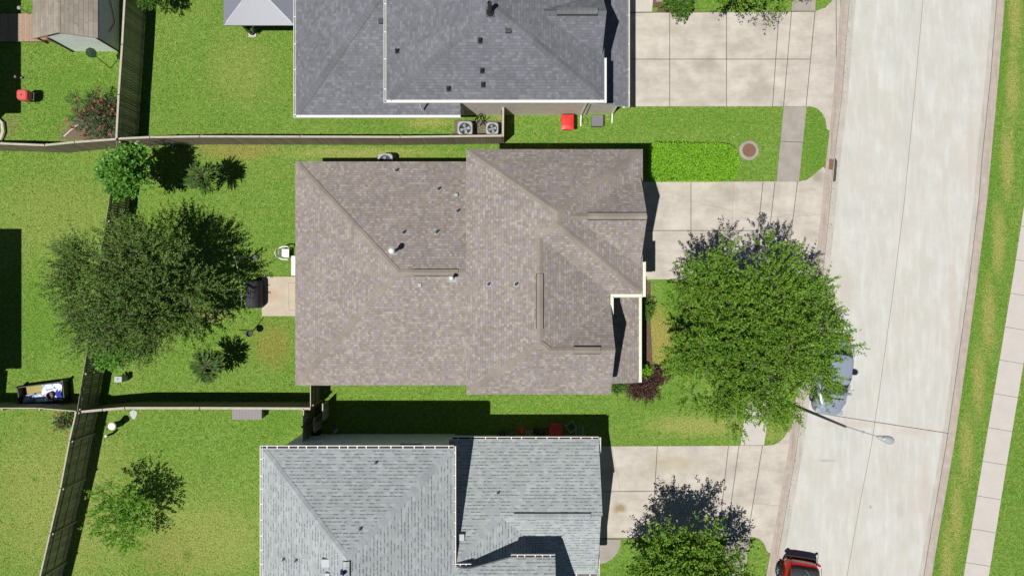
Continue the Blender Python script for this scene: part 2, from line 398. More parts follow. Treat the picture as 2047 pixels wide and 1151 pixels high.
M['carblue'] = plain('slate blue car paint', (.235, .27, .345), .3, coat=.6, metal=.0, var=.04)
M['carglass'] = plain('car glass', (.015, .018, .022), .04, spec=.9)
M['carglass2'] = plain('tinted car glass', (.06, .065, .07), .35, spec=.5)
M['tyre'] = plain('tyre rubber', (.018, .018, .018), .85)
M['lampwhite'] = plain('lamp lens', (.34, .36, .40), .15)
M['lampred'] = plain('tail lamp', (.4, .01, .01), .2)
M['tonneau'] = plain('dark soft cover', (.055, .058, .062), .6, var=.25, scale=3)
M['darkplastic'] = plain('dark grey plastic', (.06, .062, .07), .5)
M['midgrey'] = plain('grey plastic', (.16, .155, .16), .6)
M['rust'] = plain('rusty cast iron', (.19, .10, .065), .8, var=.35, scale=12, bump=.3)
M['orange'] = plain('orange plastic', (.60, .09, .02), .5)
M['bark'] = plain('bark', (.13, .10, .075), .95, var=.35, scale=20, bump=.5)
M['barkpale'] = plain('pale bark', (.25, .21, .165), .95, var=.3, scale=20, bump=.4)
M['tarpblue'] = None
M['wood_fence'] = plank_mat('weathered fence boards', [(.22,.185,.135), (.29,.25,.185), (.25,.21,.155), (.33,.285,.215)], 0, .14)
M['wood_dark'] = plank_mat('dark fence boards', [(.27,.25,.17), (.44,.41,.29), (.34,.31,.22), (.22,.20,.14)], 0, .14)
M['wood_cap'] = plain('bleached fence cap', (.42, .38, .31), .85, var=.25, scale=5)
M['wood_deck'] = plank_mat('pink brown decking', [(.36,.25,.185), (.42,.30,.225), (.33,.225,.165), (.45,.33,.25)], 0, .14, 1)
M['wood_rail'] = plain('brown stained timber', (.20, .105, .05), .8, var=.25)
M['mulch'] = plain('bark mulch', (.11, .07, .045), .95, var=.6, scale=25, bump=.5)
M['soil'] = plain('bare soil', (.15, .115, .08), .95, var=.5, scale=12, bump=.4)
M['stone'] = plain('pale edging stone', (.55, .50, .42), .85, var=.2)
M['greendisc'] = plain('dark green enamel', (.030, .058, .030), .8, spec=.15)
M['bluedark'] = plain('navy plastic sheet', (.02, .025, .16), .35, var=.4, scale=5)
def tarp():
    b = NB('printed blue and white vinyl'); p = b.pos(); f = b.noise(p, 1.0, 4, .55, 2.2)
    c = b.ramp(f, [(.34, (.03, .035, .26)), (.44, (.05, .08, .38)), (.47, (.72, .75, .80)), (.55, (.74, .77, .80)), (.585, (.06, .33, .52)), (.64, (.13, .47, .60)), (.68, (.75, .78, .80))])
    b.base(c); b.rough(.35); return b.m
M['tarp'] = tarp()
M['leaf_oak'] = leaf_mat('oak leaves', [(.065,.155,.014), (.105,.225,.022), (.155,.285,.034), (.23,.36,.06)], .2, .65, spec=.2)
M['leaf_olive'] = leaf_mat('olive oak leaves', [(.042,.105,.018), (.068,.155,.026), (.105,.195,.04), (.19,.235,.085), (.08,.20,.025)], .12, .8, spec=.15)
M['leaf_bright'] = leaf_mat('bright broad leaves', [(.06,.19,.03), (.10,.27,.04), (.15,.34,.055), (.20,.40,.08)], .3, .4)
M['leaf_dark'] = leaf_mat('dark strap leaves', [(.035,.085,.018), (.055,.125,.025), (.12,.18,.06), (.035,.09,.02)], .12, .85, spec=.1)
M['leaf_hedge'] = leaf_mat('hedge leaves', [(.16,.38,.014), (.22,.46,.02), (.27,.52,.035), (.18,.40,.018)], .3)
M['leaf_purple'] = leaf_mat('burgundy leaves', [(.055,.028,.026), (.085,.042,.036), (.12,.06,.05), (.05,.03,.022)], .15)
M['leaf_pink'] = leaf_mat('oleander leaves', [(.06,.11,.04), (.09,.15,.06), (.05,.09,.03), (.14,.18,.09)], .2)
M['flower'] = leaf_mat('coral flowers', [(.42,.10,.09), (.48,.16,.14), (.36,.08,.07)], .2)
M['leaf_shrub'] = leaf_mat('shrub leaves', [(.05,.13,.015), (.08,.18,.02), (.11,.22,.03)], .25)
M['leaf_soft'] = leaf_mat('soft green leaves', [(.14,.31,.035), (.19,.37,.045), (.11,.26,.03)], .4)

# ---------------------------------------------------------------- ground, road and paving
def structure(mb, name, mats, **k):
    o = mb.build(name, mats, **k); o['kind'] = 'structure'; return o
g = MB(); g.add([(-400, -400, 0), (400, -400, 0), (400, 400, 0), (-400, 400, 0)], [(0, 1, 2, 3)]); structure(g, 'ground', M['grass'])

def ext(pts, n=60):
    # extend a pixel polyline straight on beyond both ends (to ground far outside the frame)
    a, b = Vector(pts[0]), Vector(pts[1]); c, d = Vector(pts[-2]), Vector(pts[-1])
    return [tuple(a+(a-b).normalized()*n*35)]+list(pts)+[tuple(d+(d-c).normalized()*n*35)]
LE = [(1712, -180), (1696, 0), (1680, 200), (1664, 330), (1655, 430), (1640, 575), (1620, 700), (1599, 829), (1590, 900), (1560, 1072), (1545, 1151), (1510, 1320)]   # road edge left
RE = [(2001, -180), (1993, 0), (1981, 149), (1963, 323), (1957, 400), (1936, 575), (1916, 720), (1899, 840), (1890, 900), (1862, 1060), (1847, 1151), (1815, 1320)]  # road edge right
CE = [(1853, -180), (1845, 0), (1829, 180), (1808, 400), (1785, 585), (1757, 790), (1740, 900), (1718, 1010), (1693, 1151), (1660, 1320)]
RB = [(2015, -180), (2007, 0), (1995, 149), (1979, 323), (1972, 400), (1950, 575), (1930, 720), (1913, 840), (1904, 900), (1876, 1060), (1861, 1151), (1829, 1320)]
LB = [(1696, -180), (1681, 0), (1665, 200), (1650, 330), (1641, 430), (1626, 575), (1606, 700), (1585, 829), (1576, 900), (1546, 1072), (1531, 1151), (1496, 1320)]
mb = MB(); L_, R_ = PXL(ext(LE)), PXL(ext(RE))
for i in range(len(L_)-1): mb.add([(p.x, p.y, .012) for p in (L_[i], L_[i+1], R_[i+1], R_[i])], [(0, 1, 2, 3)])
cpts = PXL(ext(CE))
for i in range(len(cpts)-1): mb.strip(cpts[i], cpts[i+1], .026, .016, 3)
mb.strip(PX(1600, 820), PX(1899, 866), .035, .020, 1)
rj = PXL(RE)
for i in range(len(rj)-1): mb.strip(rj[i], rj[i+1], .06, .016, 1)
for (a, b) in (((1672, 262), (1962, 305)), ):
    pass
lj = PXL(ext(LE))
for i in range(len(lj)-1):
    d_ = (lj[i+1]-lj[i]).normalized(); n_ = Vector((-d_.y, d_.x, 0)); n_ = n_ if n_.x > 0 else -n_
    mb.add([(q.x, q.y, .016) for q in (lj[i], lj[i+1], lj[i+1]+n_*.42, lj[i]+n_*.42)], [(0, 1, 2, 3)], 2)
    mb.strip(lj[i]+n_*.05, lj[i+1]+n_*.05, .035, .021, 3)
for i in range(len(rj)-1):
    d_ = (rj[i+1]-rj[i]).normalized(); n_ = Vector((-d_.y, d_.x, 0)); n_ = n_ if n_.x < 0 else -n_
    mb.add([(q.x, q.y, .0145) for q in (rj[i], rj[i+1], rj[i+1]+n_*.30, rj[i]+n_*.30)], [(0, 1, 2, 3)], 2)
structure(mb, 'road', [M['road'], M['joint'], M['road_edge'], M['crack']])

def kerb(name, A, B, h0, h1, side, cuts):
    # a rolled kerb: rises from the gutter edge A to the back edge B
    mb = MB(); A, B = PXL(ext(A)), PXL(ext(B))
    n = min(len(A), len(B))
    prof = [(0, .012), (.0, .018), (.45, .028), (.62, h1), (1.0, h1), (1.0, 0)]
    for i in range(n-1):
        vs = []
        for q in (0, 1):
            a, b = A[i+q], B[i+q]
            for t, z in prof: p = a.lerp(b, t); vs.append((p.x, p.y, z))
        k = len(prof)
        fs = [(j, k+j, k+j+1, j+1) if side > 0 else (j+1, k+j+1, k+j, j) for j in range(k-1)]
        mb.add(vs, fs)
    return structure(mb, name, [M['curb'], M['joint']])
kb = MB()
kerb('kerb', RE, RB, 0, .075, 1, ())
kerb('kerb', LE, LB, 0, .045, -1, ())

def slab(name, poly, mat, joints=(), z=.03, jw=.036, cracks=(), poly2=()):
    mb = MB(); mb.prism([tuple(PX(*p))[:2] for p in poly], 0.001, z); KEEP_OUT.append([tuple(PX(*p))[:2] for p in poly])
    for a, b in joints: mb.strip(PX(*a), PX(*b), jw, z+.004, 1)
    for ln in cracks:
        for i in range(len(ln)-1): mb.strip(PX(*ln[i]), PX(*ln[i+1]), .012, z+.004, 2)
    return structure(mb, name, [mat, M['joint'], M['crack']])
def wob(a, b, n=9, amp=3):
    r = random.Random(int(a[0]+b[1])); out = []
    for i in range(n+1):
        t = i/n; out.append((a[0]+(b[0]-a[0])*t, a[1]+(b[1]-a[1])*t+(r.uniform(-amp, amp) if 0 < i < n else 0)))
    return out
slab('driveway', [(1240, 26), (1560, 25), (1633, 22), (1650, 16), (1662, 4), (1667, -12), (1680, -20), (1679, 60), (1664, 212), (1662, 262), (1653, 259), (1650, 240), (1643, 226), (1633, 217), (1618, 213), (1240, 213)], M['drive'],
     [((1338.5, 26), (1338.5, 213)), ((1452, 25), (1452, 213)), ((1557, 24), (1544, 213)), ((1582, 24), (1566, 213)), ((1629, 24), (1611, 213)), ((1260, 119), (1619, 119)), ((1671, 0), (1672, 150)), ((1258, 26), (1630, 24))])
slab('driveway', [(1262, 364), (1598, 363), (1612, 360), (1624, 352), (1636, 341), (1645, 334), (1651, 339), (1652, 345), (1640, 440), (1627, 558), (1262, 558)], M['drive'],
     [((1381, 364), (1381, 558)), ((1262, 461), (1520, 461)), ((1525, 364), (1505, 558)), ((1549, 364), (1527, 558)), ((1594, 363), (1570, 558)), ((1649, 366), (1638, 470))],
     cracks=[wob((1381, 404), (1545, 434), 14, 4), wob((1467, 364), (1462, 461), 8, 3), wob((1545, 434), (1640, 430), 8, 3)])
slab('driveway', [(1190, 891.5), (1525, 890), (1545, 888.5), (1556, 884), (1566, 875), (1572, 866), (1577, 858), (1584, 857), (1575, 905), (1546, 1075), (1540, 1105), (1533, 1100), (1527, 1085), (1518, 1076), (1506, 1072), (1190, 1076)], M['drive'],
     [((1313.8, 891), (1303, 1074)), ((1190, 982), (1442, 979.5)), ((1456, 890), (1436, 1073)), ((1477, 890), (1452, 1073)), ((1524, 890), (1494, 1072)), ((1195, 1075), (1500, 1072))],
     cracks=[wob((1222, 892), (1240, 980), 8, 3), wob((1190, 922), (1222, 918), 5, 2), wob((1505, 1005), (1560, 1010), 5, 2)])
slab('pavement', [(1566.5, 213.8), (1612, 213.8), (1596.5, 362.4), (1552, 363)], M['walk'], [((1559.5, 283), (1604, 285))], z=.036)
slab('pavement', [(1556.5-28, 559), (1602-28, 559), (1527, 889), (1480, 889.4)], M['walk_pale'], [((1515, 650), (1560, 652)), ((1500, 760), (1545, 762)), ((1489, 832), (1535, 834))], z=.036)
slab('pavement', [(1452.5, 1074), (1499, 1073), (1474, 1260), (1428, 1260)], M['walk'], [((1440, 1160), (1485, 1162))], z=.036)
slab('pavement', [(1590, -160), (1640, -160), (1629, 21.5), (1582, 23)], M['walk'], [((1588, -60), (1634, -60))], z=.036)
# far pavement, right of the verge
WL = [(2085, -180), (2078, 0), (2062, 200), (2047, 410), (2027, 540), (2001, 700), (1965, 915), (1926, 1151), (1897, 1320)]
WR = [(2135, -180), (2128, 0), (2112, 200), (2098, 410), (2076, 540), (2050, 700), (2014, 915), (1976, 1151), (1947, 1320)]
mb = MB(); A_, B_ = PXL(ext(WL)), PXL(ext(WR))
for i in range(len(A_)-1):
    a, b, c, d = A_[i], A_[i+1], B_[i+1], B_[i]
    mb.add([(p.x, p.y, .03) for p in (a, b, c, d)]+[(p.x, p.y, 0) for p in (a, b, c, d)], [(0, 1, 2, 3), (0, 4, 5, 1), (3, 2, 6, 7)])
def lerp_line(L, y):
    for i in range(len(L)-1):
        if L[i][1] <= y <= L[i+1][1]:
            t = (y-L[i][1])/(L[i+1][1]-L[i][1]); return (L[i][0]+(L[i+1][0]-L[i][0])*t, y)
for y in (-150, -83, -15, 52, 119, 186, 252, 318, 385, 452, 519, 586, 653, 719, 786, 854, 921, 990, 1056, 1123, 1190):
    mb.strip(PX(*lerp_line(WL, y)), PX(*lerp_line(WR, y+8)), .022, .034, 1)
structure(mb, 'pavement', [M['walk_pale'], M['joint']])
# front path of the south house, patio, kerb side inlet
cx = [(1190, 1077.5), (1241, 1077.5), (1240, 1090), (1234, 1104), (1224, 1116), (1210, 1124), (1190, 1127)]
slab('path', cx, M['walk'], z=.034)
slab('path', [(1240, -20), (1300, -20), (1305, 2), (1303, 24), (1240, 24.5)], M['walk_pale'], z=.028)
slab('patio', [(524, 553), (610, 553), (610, 631.5), (524, 631.5)], M['patio'], [((578, 565), (578, 620)), ((578, 565), (600, 565)), ((578, 620), (600, 620))], z=.05, jw=.012)
mb = MB(); mb.prism([tuple(PX(*p))[:2] for p in [(1288, 560), (1301, 562), (1300, 640), (1305, 735), (1286, 770), (1275, 770), (1275, 580)]], 0, .02); structure(mb, 'flower bed', M['mulch'])
mb = MB(); mb.prism([tuple(PX(*p))[:2] for p in [(118, 279), (132, 262), (150, 238), (185, 205), (232, 195), (232, 279)]], 0, .02); structure(mb, 'flower bed', M['soil'])
mb = MB(); mb.prism([tuple(PX(*p))[:2] for p in [(1312, 24), (1318, 10), (1345, 18), (1400, 17), (1365, 25)]], 0, .02); structure(mb, 'flower bed', M['mulch'])

# ---------------------------------------------------------------- roofs
def clip(poly, f):
    out = []
    for i in range(len(poly)):
        a, b = poly[i], poly[(i+1) % len(poly)]; fa, fb = f(a), f(b)
        if fa >= -1e-9: out.append(a)
        if (fa > 1e-9 and fb < -1e-9) or (fa < -1e-9 and fb > 1e-9):
            t = fa/(fa-fb); out.append((a[0]+(b[0]-a[0])*t, a[1]+(b[1]-a[1])*t))
    return out
def zp(pl, p): return pl[0]*p[0]+pl[1]*p[1]+pl[2]
def rect(x0, x1, y0, y1): return [(x0, y0), (x1, y0), (x1, y1), (x0, y1)]
def W(x, z, s): return (s, 0, z-s*x)         # rises to the east from x
def E(x, z, s): return (-s, 0, z+s*x)
def N_(y, z, s): return (0, -s, z+s*y)
def S_(y, z, s): return (0, s, z-s*y)
class Comp:
    def __init__(s, foot, planes): s.foot = foot; s.pl = planes
    def z(s, x, y):
        n = len(s.foot)
        for i in range(n):
            a, b = s.foot[i], s.foot[(i+1) % n]
            if (b[0]-a[0])*(y-a[1])-(b[1]-a[1])*(x-a[0]) < -1e-6: return None
        return min(zp(p, (x, y)) for p in s.pl)
def roof_z(comps, x, y):
    zs = [c.z(x, y) for c in comps]; zs = [q for q in zs if q is not None]
    return max(zs) if zs else 0
def cap_seg(mb, A, B, p, q, wd=.15, up=.022, nseg=None):
    d = Vector((B[0]-A[0], B[1]-A[1])); d.normalize(); n = Vector((-d.y, d.x)); A = Vector(A[:2]); B = Vector(B[:2])
    if zp(p, A) < zp(p, B)-.3: A = A+d*.20
    elif zp(p, B) < zp(p, A)-.3: B = B-d*.20
    L = (B-A).length
    m = Vector(((A[0]+B[0])/2, (A[1]+B[1])/2)); t = m+n*.1
    if zp(p, t) > zp(q, t): p, q = q, p        # p is the lower plane on the +n side
    vs = []; P = [(Vector(X)+n*o, pl) for X in (A, B) for o, pl in ((wd, p), (0, p), (-wd, q))]
    for v, pl in P: vs.append((v.x, v.y, zp(pl, v)+up))
    lo = [(a, b, c-up-.01) for a, b, c in vs]
    LL = L*1.1
    mb.add(vs+lo, [(0, 1, 4, 3)], 0, [[(0, 0), (0, wd), (LL, wd), (LL, 0)]][:1])
    mb.add(vs+lo, [(1, 2, 5, 4)], 0, [[(0, wd), (0, 2*wd), (LL, 2*wd), (LL, wd)]])
    mb.add(vs+lo, [(0, 3, 9, 6), (2, 8, 11, 5), (0, 6, 7, 1), (1, 7, 8, 2), (3, 4, 10, 9), (4, 5, 11, 10)], 0, [[(0, 0), (.3, 0), (.3, .02), (0, .02)]]*6)
def roof(comps, parent, mat_sh, mat_cap, mat_trim, mat_soffit, thick=.16, capskip=lambda m: False, extra=(), capw=.15, name='roof'):
    mb = MB(); cbl = []
    def cap_seg_(*a):
        q = MB(); cap_seg(q, *a, up=.012+.003*len(cbl)); cbl.append(q)
    for c in comps:
        faces = []
        for i, p in enumerate(c.pl):
            poly = c.foot
            for j, q in enumerate(c.pl):
                if j != i: poly = clip(poly, lambda a, p=p, q=q: zp(q, a)-zp(p, a))
                if len(poly) < 3: break
            if len(poly) < 3: continue
            cl = []
            for a in poly:
                if not cl or (abs(a[0]-cl[-1][0])+abs(a[1]-cl[-1][1])) > 1e-6: cl.append(a)
            if len(cl) > 2 and (abs(cl[0][0]-cl[-1][0])+abs(cl[0][1]-cl[-1][1])) < 1e-6: cl.pop()
            poly = cl
            if len(poly) < 3: continue
            faces.append((i, poly)); g_ = Vector((p[0], p[1])); gl = g_.length; u = g_.normalized() if gl > 1e-9 else Vector((0, 1)); k = math.sqrt(1+gl*gl)
            top = [(a[0], a[1], zp(p, a)) for a in poly]
            uv = [((a[0]*u.y-a[1]*u.x)+i*3.3, (a[0]*u.x+a[1]*u.y)*k) for a in poly]
            mb.add(top, [tuple(range(len(top)))], 0, [uv])
            bot = [(a[0], a[1], zp(p, a)-thick) for a in poly]
            mb.add(bot, [tuple(reversed(range(len(bot))))], 2)
            for e in range(len(poly)):
                a, b = poly[e], poly[(e+1) % len(poly)]
                on = False
                for h in range(len(c.foot)):
                    fa, fb = Vector(c.foot[h]), Vector(c.foot[(h+1) % len(c.foot)]); dd = (fb-fa).normalized()
                    if abs(dd.cross(Vector(a)-fa)) < 1e-5 and abs(dd.cross(Vector(b)-fa)) < 1e-5: on = True
                if on:
                    mb.add([(a[0], a[1], zp(p, a)), (b[0], b[1], zp(p, b)), (b[0], b[1], zp(p, b)-thick), (a[0], a[1], zp(p, a)-thick)], [(3, 2, 1, 0)], 1)
                else:
                    for j, q in enumerate(c.pl):
                        if j > i and abs(zp(q, a)-zp(p, a)) < 1e-5 and abs(zp(q, b)-zp(p, b)) < 1e-5:
                            m = ((a[0]+b[0])/2, (a[1]+b[1])/2)
                            if not capskip(m) and (Vector(a)-Vector(b)).length > .1: cap_seg_(a, b, p, q, capw)
    for (a, b, p, q) in extra: cap_seg_(a, b, p, q, capw)
    r = mb.build(name, [mat_sh, mat_trim, mat_soffit], parent)
    for q in cbl: q.build('ridge_cap', mat_cap, r)
    return r
def on_roof(comps, px, py, up=0.0):
    z = 4.0
    for _ in range(25):
        p = PX(px, py, z); z = roof_z(comps, p.x, p.y)+up
    return PX(px, py, z)
def ridge_vent(A, B, z0f, parent, mat, mats, wd=.15, h=.06):
    # A,B plan points on the ridge; z0f gives roof height
    A = Vector(A); B = Vector(B); d = (B-A).normalized(); n = Vector((-d.y, d.x))
    mb = MB(); zc = z0f((A+B)/2)
    prof = [(-wd-.035, -.05, 1), (-wd, .03, 1), (0, h+.03, 0), (wd, .03, 0), (wd+.035, -.05, 1)]
    vs = [];
    for X in (A, B):
        for o, z, _ in prof: v = X+n*o; vs.append((v.x, v.y, zc+z))
    L = (B-A).length
    mb.add(vs, [(1, 2, 7, 6), (2, 3, 8, 7)], 0, [[(0, 0), (0, .2), (L, .2), (L, 0)]]*2)
    mb.add(vs, [(0, 1, 6, 5), (3, 4, 9, 8), (0, 4, 3, 2, 1), (5, 6, 7, 8, 9)], 1)
    return mb.build('ridge_vent', [mat, mats], parent)
def gutter(A, B, z, out, parent, m_out, m_in, wd=.13, strap=.62, capends=True):
    # channel outside the line A-B (plan), lip level z, out = unit vector
    A = Vector(A); B = Vector(B); o = Vector(out); L = (B-A).length; d = (B-A).normalized()
    mb = MB(); r = random.Random(int(abs(A.x*31+A.y*17)*10))
    def bx(a, b, o0, o1, z0, z1, mi):
        p = [A+d*a+o*o0, A+d*b+o*o0, A+d*b+o*o1, A+d*a+o*o1]
        mb.prism([(q.x, q.y) for q in p], z0, z1, mi)
    bx(0, L, .004, wd, z-.13, z-.115, 0); bx(0, L, wd, wd+.028, z-.13, z, 0)
    bx(0, L, -.002, .016, z-.118, z+.006, 0)
    bx(.02, L-.02, .018, wd-.002, z-.114, z-.045, 1)
    a = .3
    while a < L-.1:
        bx(a, a+.04, .017, wd-.001, z-.04, z-.008, 0); a += strap*r.uniform(.75, 1.25)
    return mb.build('gutter', [m_out, m_in], parent)
def window(parent, c, wdt, hgt, axis, frame=M['white']):
    # axis 'x': lies in a plane of constant x facing sign
    ax, sg = axis; mb = MB(); gl = MB(); x, y, z = c
    def B(u0, u1, z0, z1, d0, d1, m, mi=0):
        d0, d1 = sorted((d0*sg, d1*sg))
        if ax == 'x': m.box(x+d0, x+d1, y+u0, y+u1, z+z0, z+z1, mi)
        else: m.box(x+u0, x+u1, y+d0, y+d1, z+z0, z+z1, mi)
    h, q = hgt/2, wdt/2
    B(-q, q, h-.07, h, 0, .05, mb); B(-q, q, -h, -h+.07, 0, .07, mb); B(-q, -q+.07, -h+.07, h-.07, 0, .05, mb); B(q-.07, q, -h+.07, h-.07, 0, .05, mb)
    B(-q+.07, q-.07, -.02, .02, .0, .045, mb)
    B(-q+.07, q-.07, -h+.07, h-.07, .0, .02, gl)
    f = mb.build('window', frame, parent); gl.build('pane', M['glass'], f); return f
def walls(boxes, parent, mat):
    mb = MB()
    for b in boxes: mb.box(*b)
    return mb.build('wall', mat, parent)
def gable_wall(parent, x, y0, y1, yr, z0, zr, mat, depth=.2, sg=1):
    mb = MB(); pts = [(y0, z0), (y1, z0), (yr, zr)]
    v = [(x, a, b) for a, b in pts]+[(x-depth*sg, a, b) for a, b in pts]
    mb.add(v, [(0, 1, 2), (5, 4, 3), (0, 3, 4, 1), (1, 4, 5, 2), (2, 5, 3, 0)] if sg > 0 else [(2, 1, 0), (3, 4, 5), (1, 4, 3, 0), (2, 5, 4, 1), (0, 3, 5, 2)])
    return mb.build('wall', mat, parent)
def pipe_vent(comps, px, py, parent, h=.35, r=.05, mat=None, flash=.16, fmat=None, cap=False, name='vent_pipe'):
    p = on_roof(comps, px, py); e = .12
    zx = (roof_z(comps, p.x+e, p.y)-roof_z(comps, p.x-e, p.y))/(2*e); zy = (roof_z(comps, p.x, p.y+e)-roof_z(comps, p.x, p.y-e))/(2*e)
    mb = MB(); f = flash
    def hz(x, y): return p.z+zx*(x-p.x)+zy*(y-p.y)
    sq = [(p.x-f, p.y-f), (p.x+f, p.y-f), (p.x+f, p.y+f), (p.x-f, p.y+f)]
    mb.add([(a, b, hz(a, b)+.03) for a, b in sq]+[(a, b, hz(a, b)-.05) for a, b in sq], [(0, 1, 2, 3), (0, 4, 5, 1), (1, 5, 6, 2), (2, 6, 7, 3), (3, 7, 4, 0)], 1)
    mb.lathe([(r*1.9, p.z-.05), (r*1.7, p.z+.07), (r, p.z+.13), (r, p.z+h), (r*.75, p.z+h), (r*.75, p.z+h-.08)], p.x, p.y, 14)
    if cap:
        mb.lathe([(r, p.z+h-.02), (r*1.9, p.z+h+.02), (r*2.0, p.z+h+.10), (r*1.2, p.z+h+.17), (.02, p.z+h+.19)], p.x, p.y, 18, 2)
    return mb.build(name, [mat or M['steel'], fmat or M['palegrey'], M['white']], parent, smooth=False)
def box_vent(comps, px, py, parent, a=.16, h=.14, mat=None):
    p = on_roof(comps, px, py); mb = MB()
    mb.rbox(p.x-a, p.x+a, p.y-a, p.y+a, p.z-.12, p.z+h, .03)
    return mb.build('roof_vent', mat or M['palegrey'], parent)

# ---------------------------------------------------------------- main house
H1 = thing('house', 'brown shingled two-storey house with a long lower rear wing, in the middle of the picture', 'house', (2, 0, 0))
U = Comp(rect(-2.26, 6.455, -.31, 6.84), [W(-2.26, 5.3, .5), E(6.455, 5.3, .5), N_(6.84, 5.3, .655), S_(-.31, 5.3, .667)])
Lc = Comp(rect(-2.26, 4.86, -5.246, 3.0), [W(-2.26, 5.293, .5), E(4.86, 5.293, .5), S_(-5.246, 5.293, .667)])
Gs = Comp(rect(1.2, 4.87, -5.24, -.85), [S_(-5.24, 5.287, .667), N_(-.85, 5.333, .72)])
Gg = Comp(rect(2.3, 6.32, 1.02, 5.68), [N_(5.68, 5.31, .77), S_(1.02, 5.31, .77)])
Rr = Comp(rect(-11.56, -1.85, -5.19, 6.73), [W(-11.56, 2.6, .446), N_(6.73, 2.6, .446), S_(-5.19, 2.6, .446)])
Po = Comp(rect(4.3, 6.76, -5.04, -.02), [E(6.76, 2.62, .30)])
main_c = [U, Lc, Gs, Gg, Rr, Po]
def skipm(m):
    if abs((m[0]+2.26)*.5-(m[1]+.31)*.667) < .05 and m[0] < 2.05 and m[1] < 2.95: return True     # buried part of the SW hip
    if abs((4.86-m[0])*.5-(m[1]+5.246)*.667) < .05 and m[1] < -2.0: return True
    return False
r1 = roof([U, Lc, Gs, Gg, Rr, Po], H1, M['sh_main'], M['cap_main'], M['fascia'], M['fascia'], capskip=skipm,
     extra=[((1.3, 2.37), (2.1, 2.96), W(-2.26, 5.3, .5), S_(-.31, 5.3, .667)), ((1.3, -2.577), (1.77, -2.93), E(4.86, 5.293, .5), S_(-5.246, 5.293, .667))])
walls([(-11.15, -1.9, -4.78, 6.32, 0, 2.7), (-1.9, 6.02, .10, 6.42, 0, 5.35), (-1.9, 4.42, -4.82, .10, 0, 5.35)], H1, M['sid_main'])
gable_wall(H1, 6.10, 1.2, 5.5, 3.35, 5.2, 6.9, M['sid_main']); gable_wall(H1, 4.66, -4.9, -1.1, -2.93, 5.2, 6.68, M['sid_main'])
ridge_vent((PX(1175, 437, 7.17).x, 3.35), (6.28, 3.35), lambda v: 7.104, H1, M['cap_main'], M['trimdark'])
ridge_vent((1.3, PX(0, 547, 7.1).y), (1.3, PX(0, 657, 7.1).y), lambda v: 7.07, H1, M['cap_main'], M['trimdark'])
ridge_vent((PX(826, 0, 5.3).x, .77), (PX(916, 0, 5.3).x, .77), lambda v: 5.26, H1, M['cap_main'], M['trimdark'])
ridge_vent((PX(1147, 0, 6.9).x, -2.93), (PX(1201, 0, 6.9).x, -2.93), lambda v: 6.835, H1, M['cap_main'], M['trimdark'])
gutter((6.455, 1.30), (6.455, -.44), 5.28, (1, 0), H1, M['cream'], M['cream'])
gutter((6.455, -.31), (4.86, -.31), 5.28, (0, -1), H1, M['cream'], M['cream'])
gutter((4.86, -.44), (4.86, -1.47), 5.28, (1, 0), H1, M['cream'], M['cream'])
gutter((6.76, -.02), (6.76, -5.04), 2.60, (1, 0), H1, M['cream'], M['cream'])
for i, (px, py) in enumerate([(793, 341), (877, 378), (915, 422), (807, 465), (873, 464)]): pipe_vent(main_c, px, py, H1, .3, .045, M['darkplastic'], .11)
for px, py in [(977, 568), (1032, 568)]: pipe_vent(main_c, px, py, H1, .3, .045, M['darkplastic'], .12)
box_vent(main_c, 912, 390, H1, .09, .12); box_vent(main_c, 839, 570, H1, .10, .1)
pipe_vent(main_c, 789, 503, H1, .85, .075, M['greymetal'], .17, cap=True, name='flue'); pipe_vent(main_c, 905, 556, H1, .65, .055, M['greymetal'], .2, cap=True, name='flue')
for y in (-3.9, -1.0):
    mb = MB(); mb.box(6.5, 6.65, y-.07, y+.07, 0, 2.5); mb.build('porch_post', M['white'], H1)
mb = MB(); mb.box(4.42, 6.7, -4.9, .1, 0, .12); mb.build('porch_floor', M['walk'], H1)
gd = MB()
for i in range(4): gd.box(6.02, 6.06, .9, 5.8, .05+i*.56, .58+i*.56)
gd.build('garage_door', M['white'], H1)
mb = MB(); mb.box(4.42, 4.48, -1.0, -.05, .12, 2.2); d_ = mb.build('door', M['wood_rail'], H1); mb = MB(); mb.cyl(4.52, -.9, 1.05, 1.15, .03); mb.build('handle', M['steel'], d_)
window(H1, (6.02, 2.2, 4.3), 1.4, 1.3, ('x', 1)); window(H1, (6.02, 4.6, 4.3), 1.4, 1.3, ('x', 1)); window(H1, (4.42, -3.2, 4.3), 1.4, 1.3, ('x', 1)); window(H1, (4.42, -3.1, 1.4), 1.4, 1.4, ('x', 1))
for y in (-3, .2, 4): window(H1, (-11.15, y, 1.45), 1.2, 1.2, ('x', -1))
for x in (-8, -4): window(H1, (x, -4.78, 1.45), 1.0, 1.2, ('y', -1)); window(H1, (x, 6.32, 1.45), 1.0, 1.2, ('y', 1))
window(H1, (1.2, -4.82, 4.2), 1.0, 1.2, ('y', -1)); window(H1, (2.4, 6.42, 4.2), 1.0, 1.2, ('y', 1))

